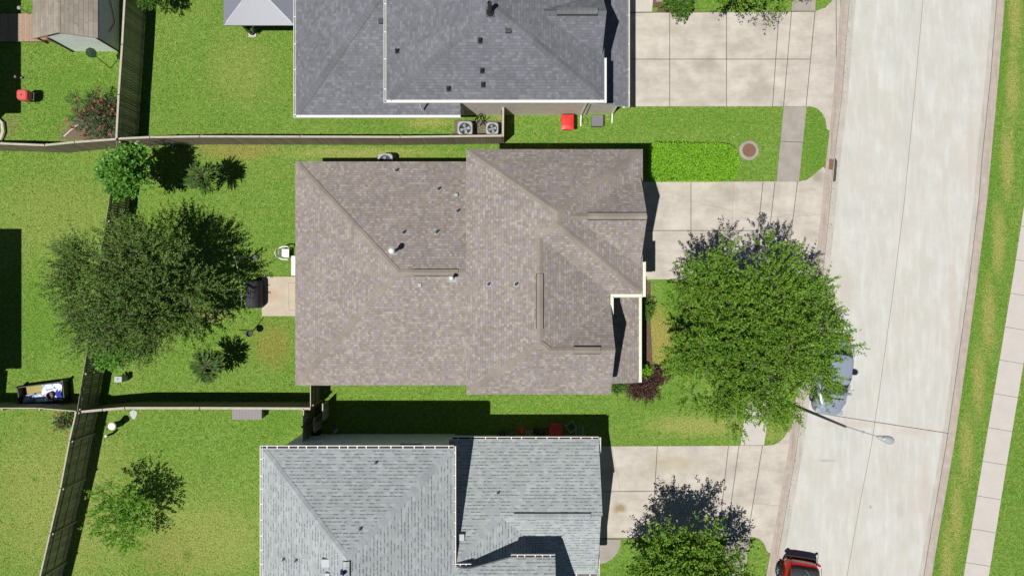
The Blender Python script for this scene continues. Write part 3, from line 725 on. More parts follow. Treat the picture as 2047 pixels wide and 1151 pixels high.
# ---------------------------------------------------------------- north house
H2 = thing('house', 'charcoal shingled two-storey house with white gutters at the top of the picture', 'house', (-2, 14, 0))
Un = Comp(rect(-6.23, 4.57, 9.30, 19.8), [W(-6.23, 5.2, .5), E(4.57, 5.2, .5), S_(9.30, 5.2, .77), N_(19.8, 5.2, .77)])
Ge = Comp(rect(1.5, 4.45, 11.5, 14.5), [S_(11.5, 5.31, 1.06), N_(14.5, 5.31, 1.06)])
Ln = Comp(rect(-11.53, -5.2, 9.21, 21.0), [W(-11.53, 2.6, .47), S_(9.21, 2.6, .43), N_(21.0, 2.6, .43)])
Lst = Comp(rect(-5.2, -2.74, 9.215, 9.78), [S_(9.215, 2.596, .43)])
Er = Comp(rect(4.1, 6.17, 9.64, 20), [E(6.17, 2.7, .30)])
nc = [Un, Ge, Ln, Lst, Er]
roof(nc, H2, M['sh_north'], M['cap_north'], M['white'], M['white'], capskip=lambda m: False, capw=.17)
walls([(-5.85, 4.2, 9.85, 19.4, 0, 5.3), (-11.1, -5.85, 9.75, 20.5, 0, 2.7)], H2, M['sid_north'])
walls([(4.2, 5.75, 9.95, 19.4, 0, 2.75)], H2, M['sid_north'])
gable_wall(H2, 4.28, 11.7, 14.3, 13.0, 5.2, 6.7, M['sid_north'])
gutter((-6.23, 19.8), (-6.23, 9.17), 5.18, (-1, 0), H2, M['white'], M['gutgrey'], wd=.10, strap=1.2)
gutter((-6.33, 9.30), (4.57, 9.30), 5.18, (0, -1), H2, M['white'], M['white'], wd=.10, strap=1.3)
gutter((4.57, 9.17), (4.57, 11.4), 5.18, (1, 0), H2, M['white'], M['white'], wd=.09)
gutter((-11.53, 21), (-11.53, 9.08), 2.58, (-1, 0), H2, M['white'], M['gutgrey'], wd=.10, strap=1.2)
gutter((-11.63, 9.21), (-2.74, 9.21), 2.58, (0, -1), H2, M['white'], M['white'], wd=.10, strap=1.2)
gutter((6.17, 20), (6.17, 9.62), 2.68, (1, 0), H2, M['white'], M['gutgrey'], wd=.07, strap=1.4)
for px, py in [(960, 82), (964, 142), (966, 170), (897, 178), (794, 103)]: pipe_vent(nc, px, py, H2, .28, .055, M['blackmetal'], .12, M['darkplastic'])
box_vent(nc, 1016, 60, H2, .14, .06, M['darkplastic']); box_vent(nc, 762, 43, H2, .13, .1, M['darkplastic'])
pipe_vent(nc, 980, 24, H2, 1.0, .10, M['blackmetal'], .2, M['darkplastic'], name='flue')
ridge_vent((PX(1113, 0, 6.95).x, 13.0), (PX(1195, 0, 6.95).x, 13.0), lambda v: 6.905, H2, M['cap_north'], M['trimdark'])
def downspout(parent, pts, mat): mb = MB(); mb.tube(pts, .045, 6); return mb.build('downspout', mat, parent)
downspout(H2, [(4.3, 9.22, 5.1), (4.0, 9.78, 4.8), (3.92, 9.80, .3), (3.92, 9.45, .1), (3.92, 9.2, .08)], M['white'])
downspout(H2, [(6.0, 9.6, 2.6), (5.72, 9.9, 2.4), (5.70, 9.9, .25), (5.70, 9.4, .08)], M['white'])
downspout(H2, [(-2.9, 9.1, 2.5), (-2.72, 9.75, 2.3), (-2.72, 9.8, .2)], M['white'])
downspout(H2, [(-4.9, 9.28, 5.1), (-4.75, 9.55, 4.2), (-4.75, 9.4, 3.0)], M['white'])
window(H2, (-4.0, 9.75, 1.5), 1.5, 1.4, ('y', -1)); window(H2, (-9, 9.75, 1.5), 1.4, 1.4, ('y', -1)); window(H2, (1.0, 9.85, 4.2), 1.2, 1.2, ('y', -1))
mb = MB(); mb.box(6.22, 6.24, 9.9, 10.0, 0, 1); 
gd = MB()
for i in range(4): gd.box(5.75, 5.80, 10.6, 15.4, .05+i*.56, .58+i*.56)
gd.build('garage_door', M['white'], H2)
mb = MB(); mb.box(5.9, 5.92, 9.5, 9.52, 0, .1)

# ---------------------------------------------------------------- south house
H3 = thing('house', 'pale grey green shingled house with a lower garage wing at the bottom of the picture', 'house', (-4, -12, 0))
Us = Comp(rect(-12.37, -2.886, -24, -7.96), [W(-12.37, 5.18, .5), E(-2.886, 5.18, .5), N_(-7.96, 5.18, .526)])
Gw = Comp(rect(-3.35, 4.62, -11.6, -8.05), [N_(-8.05, 2.66, .43)])
# gable ridge at y=-11.63, then the cross slope beside the tall wing
Gx = Comp(rect(-.62, 4.55, -15.2, -8.055), [N_(-8.055, 2.655, .43), S_(-15.2, 2.655, .43)])
Gc = Comp(rect(-3.2, 4.0, -17.5, -8.06), [N_(-8.06, 2.65, .43), E(-.62, 4.19, .41)])
B2 = Comp([(-5.7, -18.0), (2.14, -18.0), (2.14, -13.34), (-.05, -13.34), (-2.02, -13.79), (-3.0, -13.80)], [N_(-13.34, 5.2, .5), (.5, -.5, 5.165+.5*2.88-.5*13.79)])
sc_ = [Us, Gw, Gx, Gc, B2]
roof([Us, Gx, B2], H3, M['sh_south'], M['cap_south'], M['white'], M['white'], capw=.17, capskip=lambda m: (abs(m[1]+11.63) < .05))
rg = roof([Gw, Gc], H3, M['sh_south'], M['cap_south'], M['white'], M['white'], capw=.17)
walls([(-12.0, -3.25, -23.6, -8.32, 0, 5.3), (-3.25, 1.8, -17.6, -13.95, 0, 5.03)], H3, M['sid_south'])
walls([(-3.25, 4.2, -13.95, -8.4, 0, 2.75), (1.8, 4.2, -14.85, -13.95, 0, 2.6)], H3, M['sid_south'])
gable_wall(H3, 4.25, -14.8, -8.45, -11.63, 2.55, 4.0, M['sid_south'])
ridge_vent((PX(1027, 0, 4.25).x, -11.63), (PX(1181, 0, 4.25).x, -11.63), lambda v: 4.2, H3, M['cap_south'], M['trimdark'])
ridge_vent((-7.63, PX(0, 1122, 7.6).y), (-7.63, -20), lambda v: 7.55, H3, M['cap_south'], M['trimdark'])
gutter((-12.37, -24), (-12.37, -7.83), 5.16, (-1, 0), H3, M['white'], M['gutgrey'], wd=.10, strap=.8)
gutter((-12.47, -7.96), (-2.886, -7.96), 5.16, (0, 1), H3, M['white'], M['gutdark'], wd=.13, strap=.55)
gutter((-2.886, -7.83), (-2.886, -13.79), 5.16, (1, 0), H3, M['white'], M['gutgrey'], wd=.08, strap=.7)
gutter((-2.886, -13.79), (-2.02, -13.79), 5.18, (0, 1), H3, M['white'], M['gutdark'], wd=.11, strap=.3)
gutter((-.05, -13.34), (2.14, -13.34), 5.16, (0, 1), H3, M['white'], M['gutdark'], wd=.11, strap=.45)
gutter((-3.2, -8.05), (4.62, -8.05), 2.64, (0, 1), H3, M['white'], M['gutdark'], wd=.11, strap=.7)
gutter((2.2, -15.2), (4.62, -15.2), 2.64, (0, -1), H3, M['white'], M['gutdark'], wd=.11, strap=.9)
gutter((4.55, -15.3), (4.55, -13.6), 2.64, (1, 0), H3, M['white'], M['gutgrey'], wd=.08, strap=.9)
gutter((4.62, -7.95), (4.62, -9.2), 2.64, (1, 0), H3, M['white'], M['gutgrey'], wd=.09, strap=.9)
for px, py in [(751, 925), (720, 1057), (567, 1117), (592, 1119), (995, 985)]: pipe_vent(sc_, px, py, H3, .26, .04, M['greymetal'], .09, M['greymetal'])
box_vent(sc_, 922, 1072, H3, .17, .14, M['palegrey']); box_vent(sc_, 651, 1124, H3, .2, .1, M['greymetal']); box_vent(sc_, 655, 1148, H3, .12, .12, M['palegrey'])
pipe_vent(sc_, 687, 1143, H3, .5, .09, M['bluedark'], .12, M['palegrey'], name='flue')
window(H3, (-5.35, -8.32, 3.2), 1.3, 1.1, ('y', 1), M['sid_south']); window(H3, (-10.6, -8.32, 3.4), 1.2, 1.2, ('y', 1))
gd = MB()
for i in range(4): gd.box(4.2, 4.25, -13.7, -9.2, .05+i*.56, .56+i*.56)
gd.build('garage_door', M['white'], H3)

# ---------------------------------------------------------------- houses off the left edge (their shadows fall into the picture)
def west_house(loc, comps, wl, label):
    h = thing('house', label, 'house', loc)
    roof(comps, h, M['sh_north'], M['cap_north'], M['white'], M['white']); walls(wl, h, M['sid_south'])
    x1 = max(b[1] for b in wl); yb = wl[0]
    window(h, (x1, (yb[2]+yb[3])/2, 1.5), 1.6, 1.3, ('x', 1)); window(h, (x1, (yb[2]+yb[3])/2, 3.9), 1.2, 1.2, ('x', 1))
west_house((-34, -2, 0), [Comp(rect(-41, -29.57, -5.96, 1.98), [W(-41, 5.2, .4), E(-29.57, 5.2, .4), N_(1.98, 5.2, .4), S_(-5.96, 5.2, .4)]), Comp(rect(-41, -29.68, -7.0, -5.5), [S_(-7.0, 2.5, .3)])],
           [(-40.6, -29.95, -5.6, 1.6, 0, 5.3)], 'two-storey grey house beyond the left edge that shades the lawn')
west_house((-34, 14, 0), [Comp(rect(-41, -29.6, 8.6, 26), [W(-41, 5.2, .4), E(-29.6, 5.2, .4), N_(26, 5.2, .4), S_(8.6, 5.2, .4)])],
           [(-40.6, -29.98, 9, 25.6, 0, 5.3)], 'two-storey grey house beyond the top left corner that shades the shed deck')

# ---------------------------------------------------------------- fences
def fence(name, label, pts, h=1.86, board=M['wood_fence'], rails='right', group='timber fences between the gardens', capw=.11, seed=1, cap=True, hs=None):
    # pts are plan points along the fence; boards stand along the line, rails and posts on the given side of travel
    r = random.Random(seed); P = [Vector(p[:2]) for p in pts]
    t = thing('wooden_fence', label, 'fence', (P[0].x, P[0].y, 0), group)
    mb = MB(); RL = []; PM = []; cm = MB()
    for i in range(len(P)-1):
        a, b = P[i], P[i+1]; d = (b-a); L = d.length; d.normalize(); n = Vector((d.y, -d.x)) * (1 if rails == 'right' else -1)
        x = 0.0
        while x < L-.01:
            w0 = min(.138, L-x); hh = h+r.uniform(-.012, .012); of = r.uniform(-.004, .004); ln = r.uniform(-.006, .006)
            p0 = a+d*x; p1 = a+d*(x+w0-.006)
            q = [p0-n*(.012-of), p1-n*(.012-of), p1+n*(.010+of), p0+n*(.010+of)]
            vs = [(v.x, v.y, .03) for v in q]+[(v.x+n.x*ln, v.y+n.y*ln, hh) for v in q]
            mb.add(vs, [(4, 5, 6, 7), (0, 1, 5, 4), (1, 2, 6, 5), (2, 3, 7, 6), (3, 0, 4, 7)] if True else [])
            x += .145
        def bar(m, u0, u1, o0, o1, z0, z1):
            q = [a+d*u0+n*o0, a+d*u1+n*o0, a+d*u1+n*o1, a+d*u0+n*o1]; m.prism([(v.x, v.y) for v in q], z0, z1)
        for z in (.25, .95, 1.62):
            rl = MB(); bar(rl, 0, L, .018, .056, z, z+.09); RL.append(rl)
        k = max(1, int(round(L/2.4)))
        for j in range(k+1):
            if j == k and i < len(P)-2: continue
            u = min(max(L*j/k, .05), L-.05); pm = MB(); bar(pm, u-.045, u+.045, .058, .148, 0, h-.06); PM.append(pm)
        if cap: bar(cm, -.02, L+.02, -.02, capw-.02, h+.016, h+.05)
    mb.build('boards', board, t)
    for q_ in RL: q_.build('rail', board, t)
    for q_ in PM: q_.build('post', board, t)
    if cap: cm.build('cap', M['wood_cap'], t)
    return t
def FP(lst, h): return [tuple(PX(a, b, h))[:2] for a, b in lst]
hF = 1.88
fence('wooden_fence', 'long timber fence along the north edge of the middle garden, ending at the air conditioners', FP([(238, 279), (300, 276), (400, 274.5), (600, 275), (800, 275.5), (1003, 273)], hF), hF, rails='left', seed=2)
fence('wooden_fence', 'short timber fence beside the two air conditioners, running up to the north house', FP([(1006.5, 273), (1007, 216)], hF), hF, rails='left', seed=3)
fence('wooden_fence', 'sagging timber fence at the left below the pink flowering bush', FP([(-120, 287), (0, 288.5), (90, 292), (150, 286), (232, 280)], hF), hF, rails='left', seed=4)
fence('wooden_fence', 'timber fence running down from the top beside the shed', FP([(254, -60), (251, 0), (246, 90), (239, 190), (234.5, 276)], 2.0), 2.0, M['wood_dark'], rails='right', seed=5)
fence('wooden_fence', 'timber fence passing under the two trees at the left of the middle garden', FP([(234, 281), (222, 370), (212, 440), (198, 540), (182, 655), (166, 745), (154, 820)], 1.9), 1.9, M['wood_dark'], rails='left', seed=6, cap=False)
fence('wooden_fence', 'dark timber fence with a pale cap in the bottom left corner', FP([(152, 823), (139, 880), (121, 975), (100, 1065), (80, 1151), (58, 1240)], 2.1), 2.1, M['wood_dark'], rails='left', seed=7, capw=.075)
fence('wooden_fence', 'timber fence with a pale cap below the middle garden', FP([(157, 821.5), (205, 817), (250, 813.5), (400, 813.5), (620, 814.5)], 1.86), 1.86, rails='right', seed=8, capw=.125)
fence('wooden_fence', 'timber fence above the bottom left lawn, behind the blue and white box', FP([(-120, 814), (0, 815), (75, 815), (151, 821)], 1.86), 1.86, M['wood_dark'], rails='right', seed=9, capw=.05)
fence('wooden_fence', 'short timber fence joining the lower left corner of the brown roof', FP([(621, 812), (621, 762)], 1.86), 1.86, M['wood_fence'], rails='right', seed=10, capw=.04)
fence('wooden_fence', 'short timber fence running down to the corner of the pale south roof', FP([(607.5, 817), (606.5, 852), (606, 888)], 1.86), 1.86, M['wood_dark'], rails='right', seed=12, capw=.05)
def gate(label, a, b, h):
    t = thing('garden_gate', label, 'gate', (a[0], a[1], 0), 'garden gates by the south house'); mb = MB(); A, B = Vector(a), Vector(b); d = (B-A).normalized(); L = (B-A).length; n = Vector((d.y, -d.x)); x = 0
    while x < L: 
        q = [A+d*x, A+d*(x+.13), A+d*(x+.13)+n*.02, A+d*x+n*.02]; mb.prism([(v.x, v.y) for v in q], .05, h); x += .14
    mb.build('boards', M['wood_dark'], t); fr = MB(); 
    q = [A-n*.02, B-n*.02, B+n*.04, A+n*.04]; fr.prism([(v.x, v.y) for v in q], h+.003, h+.04); fr.build('frame', M['wood_cap'], t)
gate('upper timber gate with a bleached top edge, in the shade below the brown house', tuple(PX(645.5, 806, 1.3))[:2], tuple(PX(645.5, 838, 1.3))[:2], 1.3)
gate('lower timber gate with a bleached top edge, by the pale south roof corner', tuple(PX(627.5, 835, 1.6))[:2], tuple(PX(627.5, 861, 1.6))[:2], 1.6)

# ---------------------------------------------------------------- foliage
def leaf_object(name, P, D, Nn, L, Wd, mat, parent):
    n = len(P); D = D/np.linalg.norm(D, axis=1, keepdims=True)
    Sd = np.cross(D, Nn); Sd /= (np.linalg.norm(Sd, axis=1, keepdims=True)+1e-9); Up = np.cross(Sd, D)
    L = np.asarray(L)[:, None]; Wd = np.asarray(Wd)[:, None]
    V = np.stack([P, P+D*L*.45+Sd*Wd*.5+Up*Wd*.12, P+D*L-Up*L*.08, P+D*L*.45-Sd*Wd*.5+Up*Wd*.12], axis=1).reshape(-1, 3)
    r = parent
    while r is not None and r.parent is not None: r = r.parent
    if r is not None:
        o = ORG.get(r.name, Vector((0, 0, 0))); V = V-np.array([o.x, o.y, o.z])
    me = bpy.data.meshes.new(name); me.vertices.add(4*n); me.loops.add(4*n); me.polygons.add(n)
    me.vertices.foreach_set('co', V.astype(np.float32).ravel()); me.loops.foreach_set('vertex_index', np.arange(4*n, dtype=np.int32))
    me.polygons.foreach_set('loop_start', np.arange(0, 4*n, 4, dtype=np.int32)); me.polygons.foreach_set('loop_total', np.full(n, 4, dtype=np.int32))
    me.materials.append(mat); me.update(); me.validate()
    o = bpy.data.objects.new(name, me); C.objects.link(o); o.parent = parent
    return o
def unit(v): return v/(np.linalg.norm(v, axis=-1, keepdims=True)+1e-9)
def sprays(rg, B, Dr, slen, m, ll, lw, spread=.8, droop=.15, updir=.6):
    # B (k,3) spray starts, Dr directions; returns leaf arrays
    k = len(B); t = (np.arange(m)+.5)/m
    T = np.tile(t, (k, 1))+rg.normal(0, .05, (k, m)); Ls = slen*rg.uniform(.6, 1.25, (k, 1))
    base = B[:, None, :]+Dr[:, None, :]*(T*Ls)[..., None]; base[..., 2] -= droop*(T*Ls)**2
    side = unit(np.cross(Dr, np.array([0, 0, 1.0])+rg.normal(0, .25, (k, 3))))
    sg = np.where(np.arange(m) % 2 == 0, 1.0, -1.0)[None, :, None]
    dd = Dr[:, None, :]*rg.uniform(.3, 1.0, (k, m, 1))+side[:, None, :]*sg*spread+rg.normal(0, .28, (k, m, 3))
    nn = np.array([0, 0, updir])+rg.normal(0, .45, (k, m, 3))
    n = k*m
    return base.reshape(n, 3), dd.reshape(n, 3), nn.reshape(n, 3), ll*rg.uniform(.6, 1.25, n), lw*rg.uniform(.7, 1.25, n)
def tree(label, cat, base, crown_c, R, zt, lobes, nspray, m, ll, lw, mat, seed, slen=.6, trunk_r=.13, bark=None, group=None, name='tree', lobe_r=(.9, 1.5), flat=.75, droop=.15, outl=None, lowlim=-.35, jitter=.22, flowers=None, twigs=60, spread=.8):
    # base: trunk foot; crown_c: centre of the crown; R: horizontal radius; zt: half height of the crown
    rg = np.random.default_rng(seed); t = thing(name, label, cat, base, group); bark = bark or M['bark']
    LC = []; c = np.array(crown_c, float)
    for i in range(lobes):
        a = i*2.399963+rg.uniform(-.3, .3); q = math.sqrt((i+.5)/lobes); lr = rg.uniform(*lobe_r)
        rr = (R-lr*.75)*q*rg.uniform(.88, 1.10)
        if outl is not None: rr *= outl(a)
        z = c[2]+zt*math.sqrt(max(0, 1-(q*.93)**2))*rg.uniform(.35, 1.1)-zt*.35-lr*.2+rg.uniform(-.25, .25)*lr
        LC.append((c[0]+rr*math.cos(a), c[1]+rr*math.sin(a), z, lr))
    # some lower lobes fill the inside
    for i in range(max(2, lobes//4)):
        a = rg.uniform(0, 6.28); rr = R*.5*math.sqrt(rg.uniform(0, 1)); LC.append((c[0]+rr*math.cos(a), c[1]+rr*math.sin(a), c[2]-zt*.35, rg.uniform(*lobe_r)))
    LC = np.array(LC); w8 = LC[:, 3]**2; idx = rg.choice(len(LC), nspray, p=w8/w8.sum())
    dv = unit(rg.normal(0, 1, (nspray, 3))); dv[:, 2] = np.where(dv[:, 2] < lowlim, -dv[:, 2], dv[:, 2]); dv = unit(dv)
    rad = LC[idx, 3:4]*rg.uniform(.35, .95, (nspray, 1)); sc3 = np.array([1, 1, flat])
    B = LC[idx, :3]+dv*rad*sc3+rg.normal(0, jitter*.3, (nspray, 3))
    out = unit(B-(c-np.array([0, 0, zt*1.2]))); Dr = unit(dv*.8+out*.7+rg.normal(0, .3, (nspray, 3))+np.array([0, 0, -.1]))
    P, D, Nn, l_, w_2 = sprays(rg, B, Dr, slen, m, ll, lw, droop=droop, spread=spread)
    leaf_object('crown', P, D, Nn, l_, w_2, mat, t)
    if flowers:
        k = rg.choice(nspray, flowers); q = sprays(rg, B[k]+Dr[k]*slen*.5+np.array([0, 0, .08]), Dr[k], .16, 9, .08, .08); leaf_object('flowers', *q, M['flower'], t)['kind'] = 'stuff'
    mb = MB(); b0 = Vector(base); cv = Vector(crown_c)
    fork = b0.lerp(cv, .45); fork.z = max(.5, (cv.z-zt*.7)*.75)
    mid = b0.lerp(fork, .5)+Vector((rg.uniform(-.08, .08), rg.uniform(-.08, .08), 0))
    mb.tube([b0, mid, fork], [trunk_r*1.25, trunk_r, trunk_r*.85], 10)
    for (x, y, z, lr) in LC[:lobes]:
        e = Vector((x, y, z)); mm = fork.lerp(e, .5)+Vector((rg.uniform(-.2, .2), rg.uniform(-.2, .2), .12*lr)); 
        mb.tube([fork, mm, e], [trunk_r*.42, trunk_r*.25, trunk_r*.10], 6)
        for _ in range(3):
            v = Vector(unit(rg.normal(0, 1, 3)+np.array([0, 0, .3]))); mb.tube([e.lerp(mm, .2), e+v*lr*.85], [trunk_r*.10, .008], 4)
    for i in range(twigs):
        j = int(rg.integers(nspray)); a = Vector(B[j]); mb.tube([a-Vector(Dr[j])*slen*.6, a+Vector(Dr[j])*slen*.9], [.016, .006], 4)
    mb.build('trunk', bark, t)
    return t

def mixm(a, b): return a
tree('large leafy street tree with a dense green crown over the parked grey car', 'tree', PX(1452, 672), PX(1508, 673, 4.9), 4.78, 2.6, 90, 3500, 24, .135, .060, M['leaf_oak'], 3, spread=.6, slen=.8, trunk_r=.16, lobe_r=(.45, .95), bark=M['barkpale'], lowlim=-.2)
tree('wide dark olive tree spreading over the fence left of the brown house', 'tree', PX(352, 588), PX(268, 580, 3.7), 3.8, 2.2, 78, 2700, 24, .125, .052, M['leaf_olive'], 5, spread=.5, slen=1.0, trunk_r=.15, lobe_r=(.40, .85), bark=M['barkpale'], twigs=520, lowlim=-.1,
     outl=lambda a: 1.0+.07*math.cos(2*a)-.07*math.cos(a))
tree('rounded small tree with glossy bright leaves over the corner of two fences', 'tree', PX(316, 353), PX(253, 344, 3.1), 1.42, 1.0, 18, 760, 9, .17, .10, M['leaf_bright'], 8, slen=.38, trunk_r=.06, lobe_r=(.35, .55), twigs=20)
tree('light green leafy bush beside the dark fence under the wide olive tree', 'bush', PX(252, 690), PX(228, 703, 1.5), 1.12, .8, 14, 480, 8, .13, .085, M['leaf_bright'], 9, slen=.3, trunk_r=.04, lobe_r=(.3, .5), twigs=10, name='bush')
tree('small sparse tree with soft green leaves on the lower left lawn', 'tree', PX(285, 985), PX(243, 1030, 2.0), 1.95, .9, 24, 520, 9, .12, .08, M['leaf_soft'], 12, slen=.42, trunk_r=.04, lobe_r=(.35, .6), twigs=40)
tree('leafy round tree at the bottom edge in front of the south house driveway', 'tree', PX(1380, 1130), PX(1364, 1166, 3.5), 3.3, 1.8, 36, 1900, 12, .16, .085, M['leaf_oak'], 14, spread=.6, slen=.7, trunk_r=.11, lobe_r=(.6, 1.0), twigs=60)
tree('tree reaching in from the top edge over the north house driveway', 'tree', PX(1508, -90), PX(1530, -108, 4.0), 3.5, 1.8, 30, 1700, 12, .15, .07, M['leaf_oak'], 15, spread=.6, slen=.8, trunk_r=.12, lobe_r=(.6, 1.0), twigs=90)
tree('round clipped shrub at the top edge with its shadow on the lawn to the right', 'bush', PX(327, -2), PX(306, -12, 1.5), 1.05, .8, 12, 420, 9, .10, .06, M['leaf_shrub'], 17, slen=.25, trunk_r=.05, lobe_r=(.35, .5), twigs=8, name='bush')
tree('grey green bush covered with coral pink flowers beside the dark fence', 'bush', PX(212, 245), PX(196, 236, .8), 1.55, .6, 20, 700, 9, .11, .04, M['leaf_pink'], 19, slen=.35, trunk_r=.03, lobe_r=(.3, .5), twigs=20, flowers=70, name='bush', outl=lambda a: 1.0+.25*math.cos(2*(a+.75)))
tree('small straggly bush against the fence in the bottom left garden', 'bush', PX(136, 848), PX(128, 842, .8), .55, .5, 8, 160, 8, .09, .05, M['leaf_pink'], 20, slen=.25, trunk_r=.025, lobe_r=(.18, .3), twigs=14, flowers=8, name='bush')
tree('low burgundy leaved shrub at the corner of the front porch', 'bush', PX(1279, 767), PX(1283, 775, .5), .86, .35, 14, 520, 9, .09, .05, M['leaf_purple'], 21, slen=.25, trunk_r=.03, lobe_r=(.28, .42), twigs=10, name='bush', outl=lambda a: 1.0+.12*math.cos(2*a))
tree('small burgundy leaved shrub right of the larger burgundy one', 'bush', PX(1312, 748), PX(1318, 750, .4), .5, .3, 8, 180, 9, .09, .05, M['leaf_purple'], 22, slen=.22, trunk_r=.02, lobe_r=(.2, .32), twigs=8, name='bush')
tree('green shrub spilling over the edge of the top driveway beside the white column', 'bush', PX(1352, 4), PX(1356, 2, .8), .95, .5, 12, 420, 9, .12, .07, M['leaf_shrub'], 23, slen=.25, trunk_r=.03, lobe_r=(.28, .45), twigs=8, name='bush')
tree('small green plant at the foot of the front porch beside the burgundy shrub', 'bush', PX(1287, 742), PX(1288, 742, .4), .34, .3, 6, 130, 8, .09, .05, M['leaf_hedge'], 24, slen=.18, trunk_r=.02, lobe_r=(.15, .22), twigs=4, name='bush')
tree('small green plant tucked under the edge of the brown roof above the burgundy shrub', 'bush', PX(1236, 773), PX(1232, 774, .4), .42, .3, 7, 150, 8, .10, .05, M['leaf_shrub'], 25, slen=.2, trunk_r=.02, lobe_r=(.15, .25), twigs=4, name='bush')
tree('narrow green shrub in the shade beside the upper end of the porch gutter', 'bush', PX(1290, 618), PX(1292, 618, .5), .42, .4, 8, 150, 8, .09, .05, M['leaf_shrub'], 26, slen=.2, trunk_r=.02, lobe_r=(.15, .25), twigs=4, name='bush', outl=lambda a: 1.0+.5*abs(math.sin(a)))

def spiky(label, foot, top, R, seed, n=34):
    rg = np.random.default_rng(seed); t = thing('young_tree', label, 'tree', foot, 'spiky young trees on the middle lawn')
    mb = MB(); lv = MB(); f = Vector(foot); c = Vector(top)
    mb.tube([f, f.lerp(c, .5)+Vector((.03, .02, 0)), c], [.035, .03, .02], 8)
    P = []; D = []; Nn = []; L = []; Wd = []
    for i in range(n):
        a = i*2.4+rg.uniform(-.2, .2); el = rg.uniform(-.15, 1.0); d = np.array([math.cos(a)*math.cos(el), math.sin(a)*math.cos(el), math.sin(el)])
        ln = R*rg.uniform(.75, 1.1); s0 = np.array(c)+np.array([0, 0, rg.uniform(-.7, 0)])
        e = [Vector(s0), Vector(s0+d*ln*.5+np.array([0, 0, .05])), Vector(s0+d*ln*.92-np.array([0, 0, .25]))]; mb.tube(e, [.014, .01, .004], 4)
        for k in range(11):
            u = (k+1.5)/12; p = np.array(e[0].lerp(e[1], u*2) if u < .5 else e[1].lerp(e[2], u*2-1))
            for q in range(2):
                sd = np.cross(d, [0, 0, 1]); sd = sd/(np.linalg.norm(sd)+1e-6)*(1 if q else -1)
                P.append(p+rg.normal(0, .02, 3)); D.append(d*.9+sd*rg.uniform(.25, .7)+np.array([0, 0, rg.uniform(-.5, .2)])); Nn.append(np.array([0, 0, 1])+rg.normal(0, .4, 3)); L.append(rg.uniform(.22, .40)); Wd.append(rg.uniform(.055, .085))
    leaf_object('crown', np.array(P), np.array(D), np.array(Nn), np.array(L), np.array(Wd), M['leaf_dark'], t); mb.build('trunk', M['bark'], t)
spiky('spiky young tree beside the north fence, right of the glossy round tree', PX(438, 340), PX(402, 352, 2.25), .92, 31)
spiky('spiky young tree on the lawn left of the lower corner of the brown house', PX(444, 724), PX(408, 733, 2.15), 1.02, 32)

def hedge(label, poly, h, n, seed):
    rg = np.random.default_rng(seed); pts = [PX(a, b, h) for a, b in poly]; xs = [p.x for p in pts]; ys = [p.y for p in pts]
    c = Vector((sum(xs)/len(xs), sum(ys)/len(ys), 0)); t = thing('hedge', label, 'hedge', c)
    core = MB(); core.prism([((p.x-c.x)*.96+c.x, (p.y-c.y)*.93+c.y) for p in pts], 0.02, h-.09); core.build('twigs', plain('hedge inner twigs', (.035, .07, .012), .9), t)
    q = np.array([(p.x, p.y) for p in pts]); out = []
    while len(out) < n:
        x, y = rg.uniform(min(xs), max(xs)), rg.uniform(min(ys), max(ys)); ins = False; j = len(q)-1
        for i in range(len(q)):
            if (q[i, 1] > y) != (q[j, 1] > y) and x < (q[j, 0]-q[i, 0])*(y-q[i, 1])/(q[j, 1]-q[i, 1])+q[i, 0]: ins = not ins
            j = i
        if ins: out.append((x, y, h-abs(rg.normal(0, .085))))
    m = len(out); P = np.array(out); D = rg.normal(0, 1, (m, 3)); D[:, 2] = np.abs(D[:, 2])*.6
    # sides
    S2 = []; SD = []
    for i in range(len(pts)):
        a, b = pts[i], pts[(i+1) % len(pts)]; L = (b-a).length; k = int(L*190); nn = Vector((-(b-a).y, (b-a).x, 0)).normalized()
        if nn.dot(a-Vector((c.x, c.y, a.z))) < 0: nn = -nn
        for _ in range(k):
            p = a.lerp(b, rg.uniform(0, 1)); S2.append((p.x+nn.x*rg.normal(0, .035), p.y+nn.y*rg.normal(0, .035), rg.uniform(.03, h))); v = rg.normal(0, .6, 3)+np.array([nn.x, nn.y, .2]); SD.append(v)
    P = np.vstack([P, np.array(S2)]); D = np.vstack([D, np.array(SD)]); N0 = np.array([0, 0, .5])+rg.normal(0, .55, (len(P), 3))
    leaf_object('leaves', P, D, N0, rg.uniform(.06, .13, len(P)), rg.uniform(.03, .06, len(P)), M['leaf_hedge'], t)
hedge('bright green clipped hedge between the lawn and the middle driveway', [(1305, 286), (1440, 288), (1460, 291), (1472, 298), (1477, 312), (1476, 338), (1470, 352), (1462, 356), (1330, 356), (1308, 353), (1303, 340)], .95, 13000, 41)

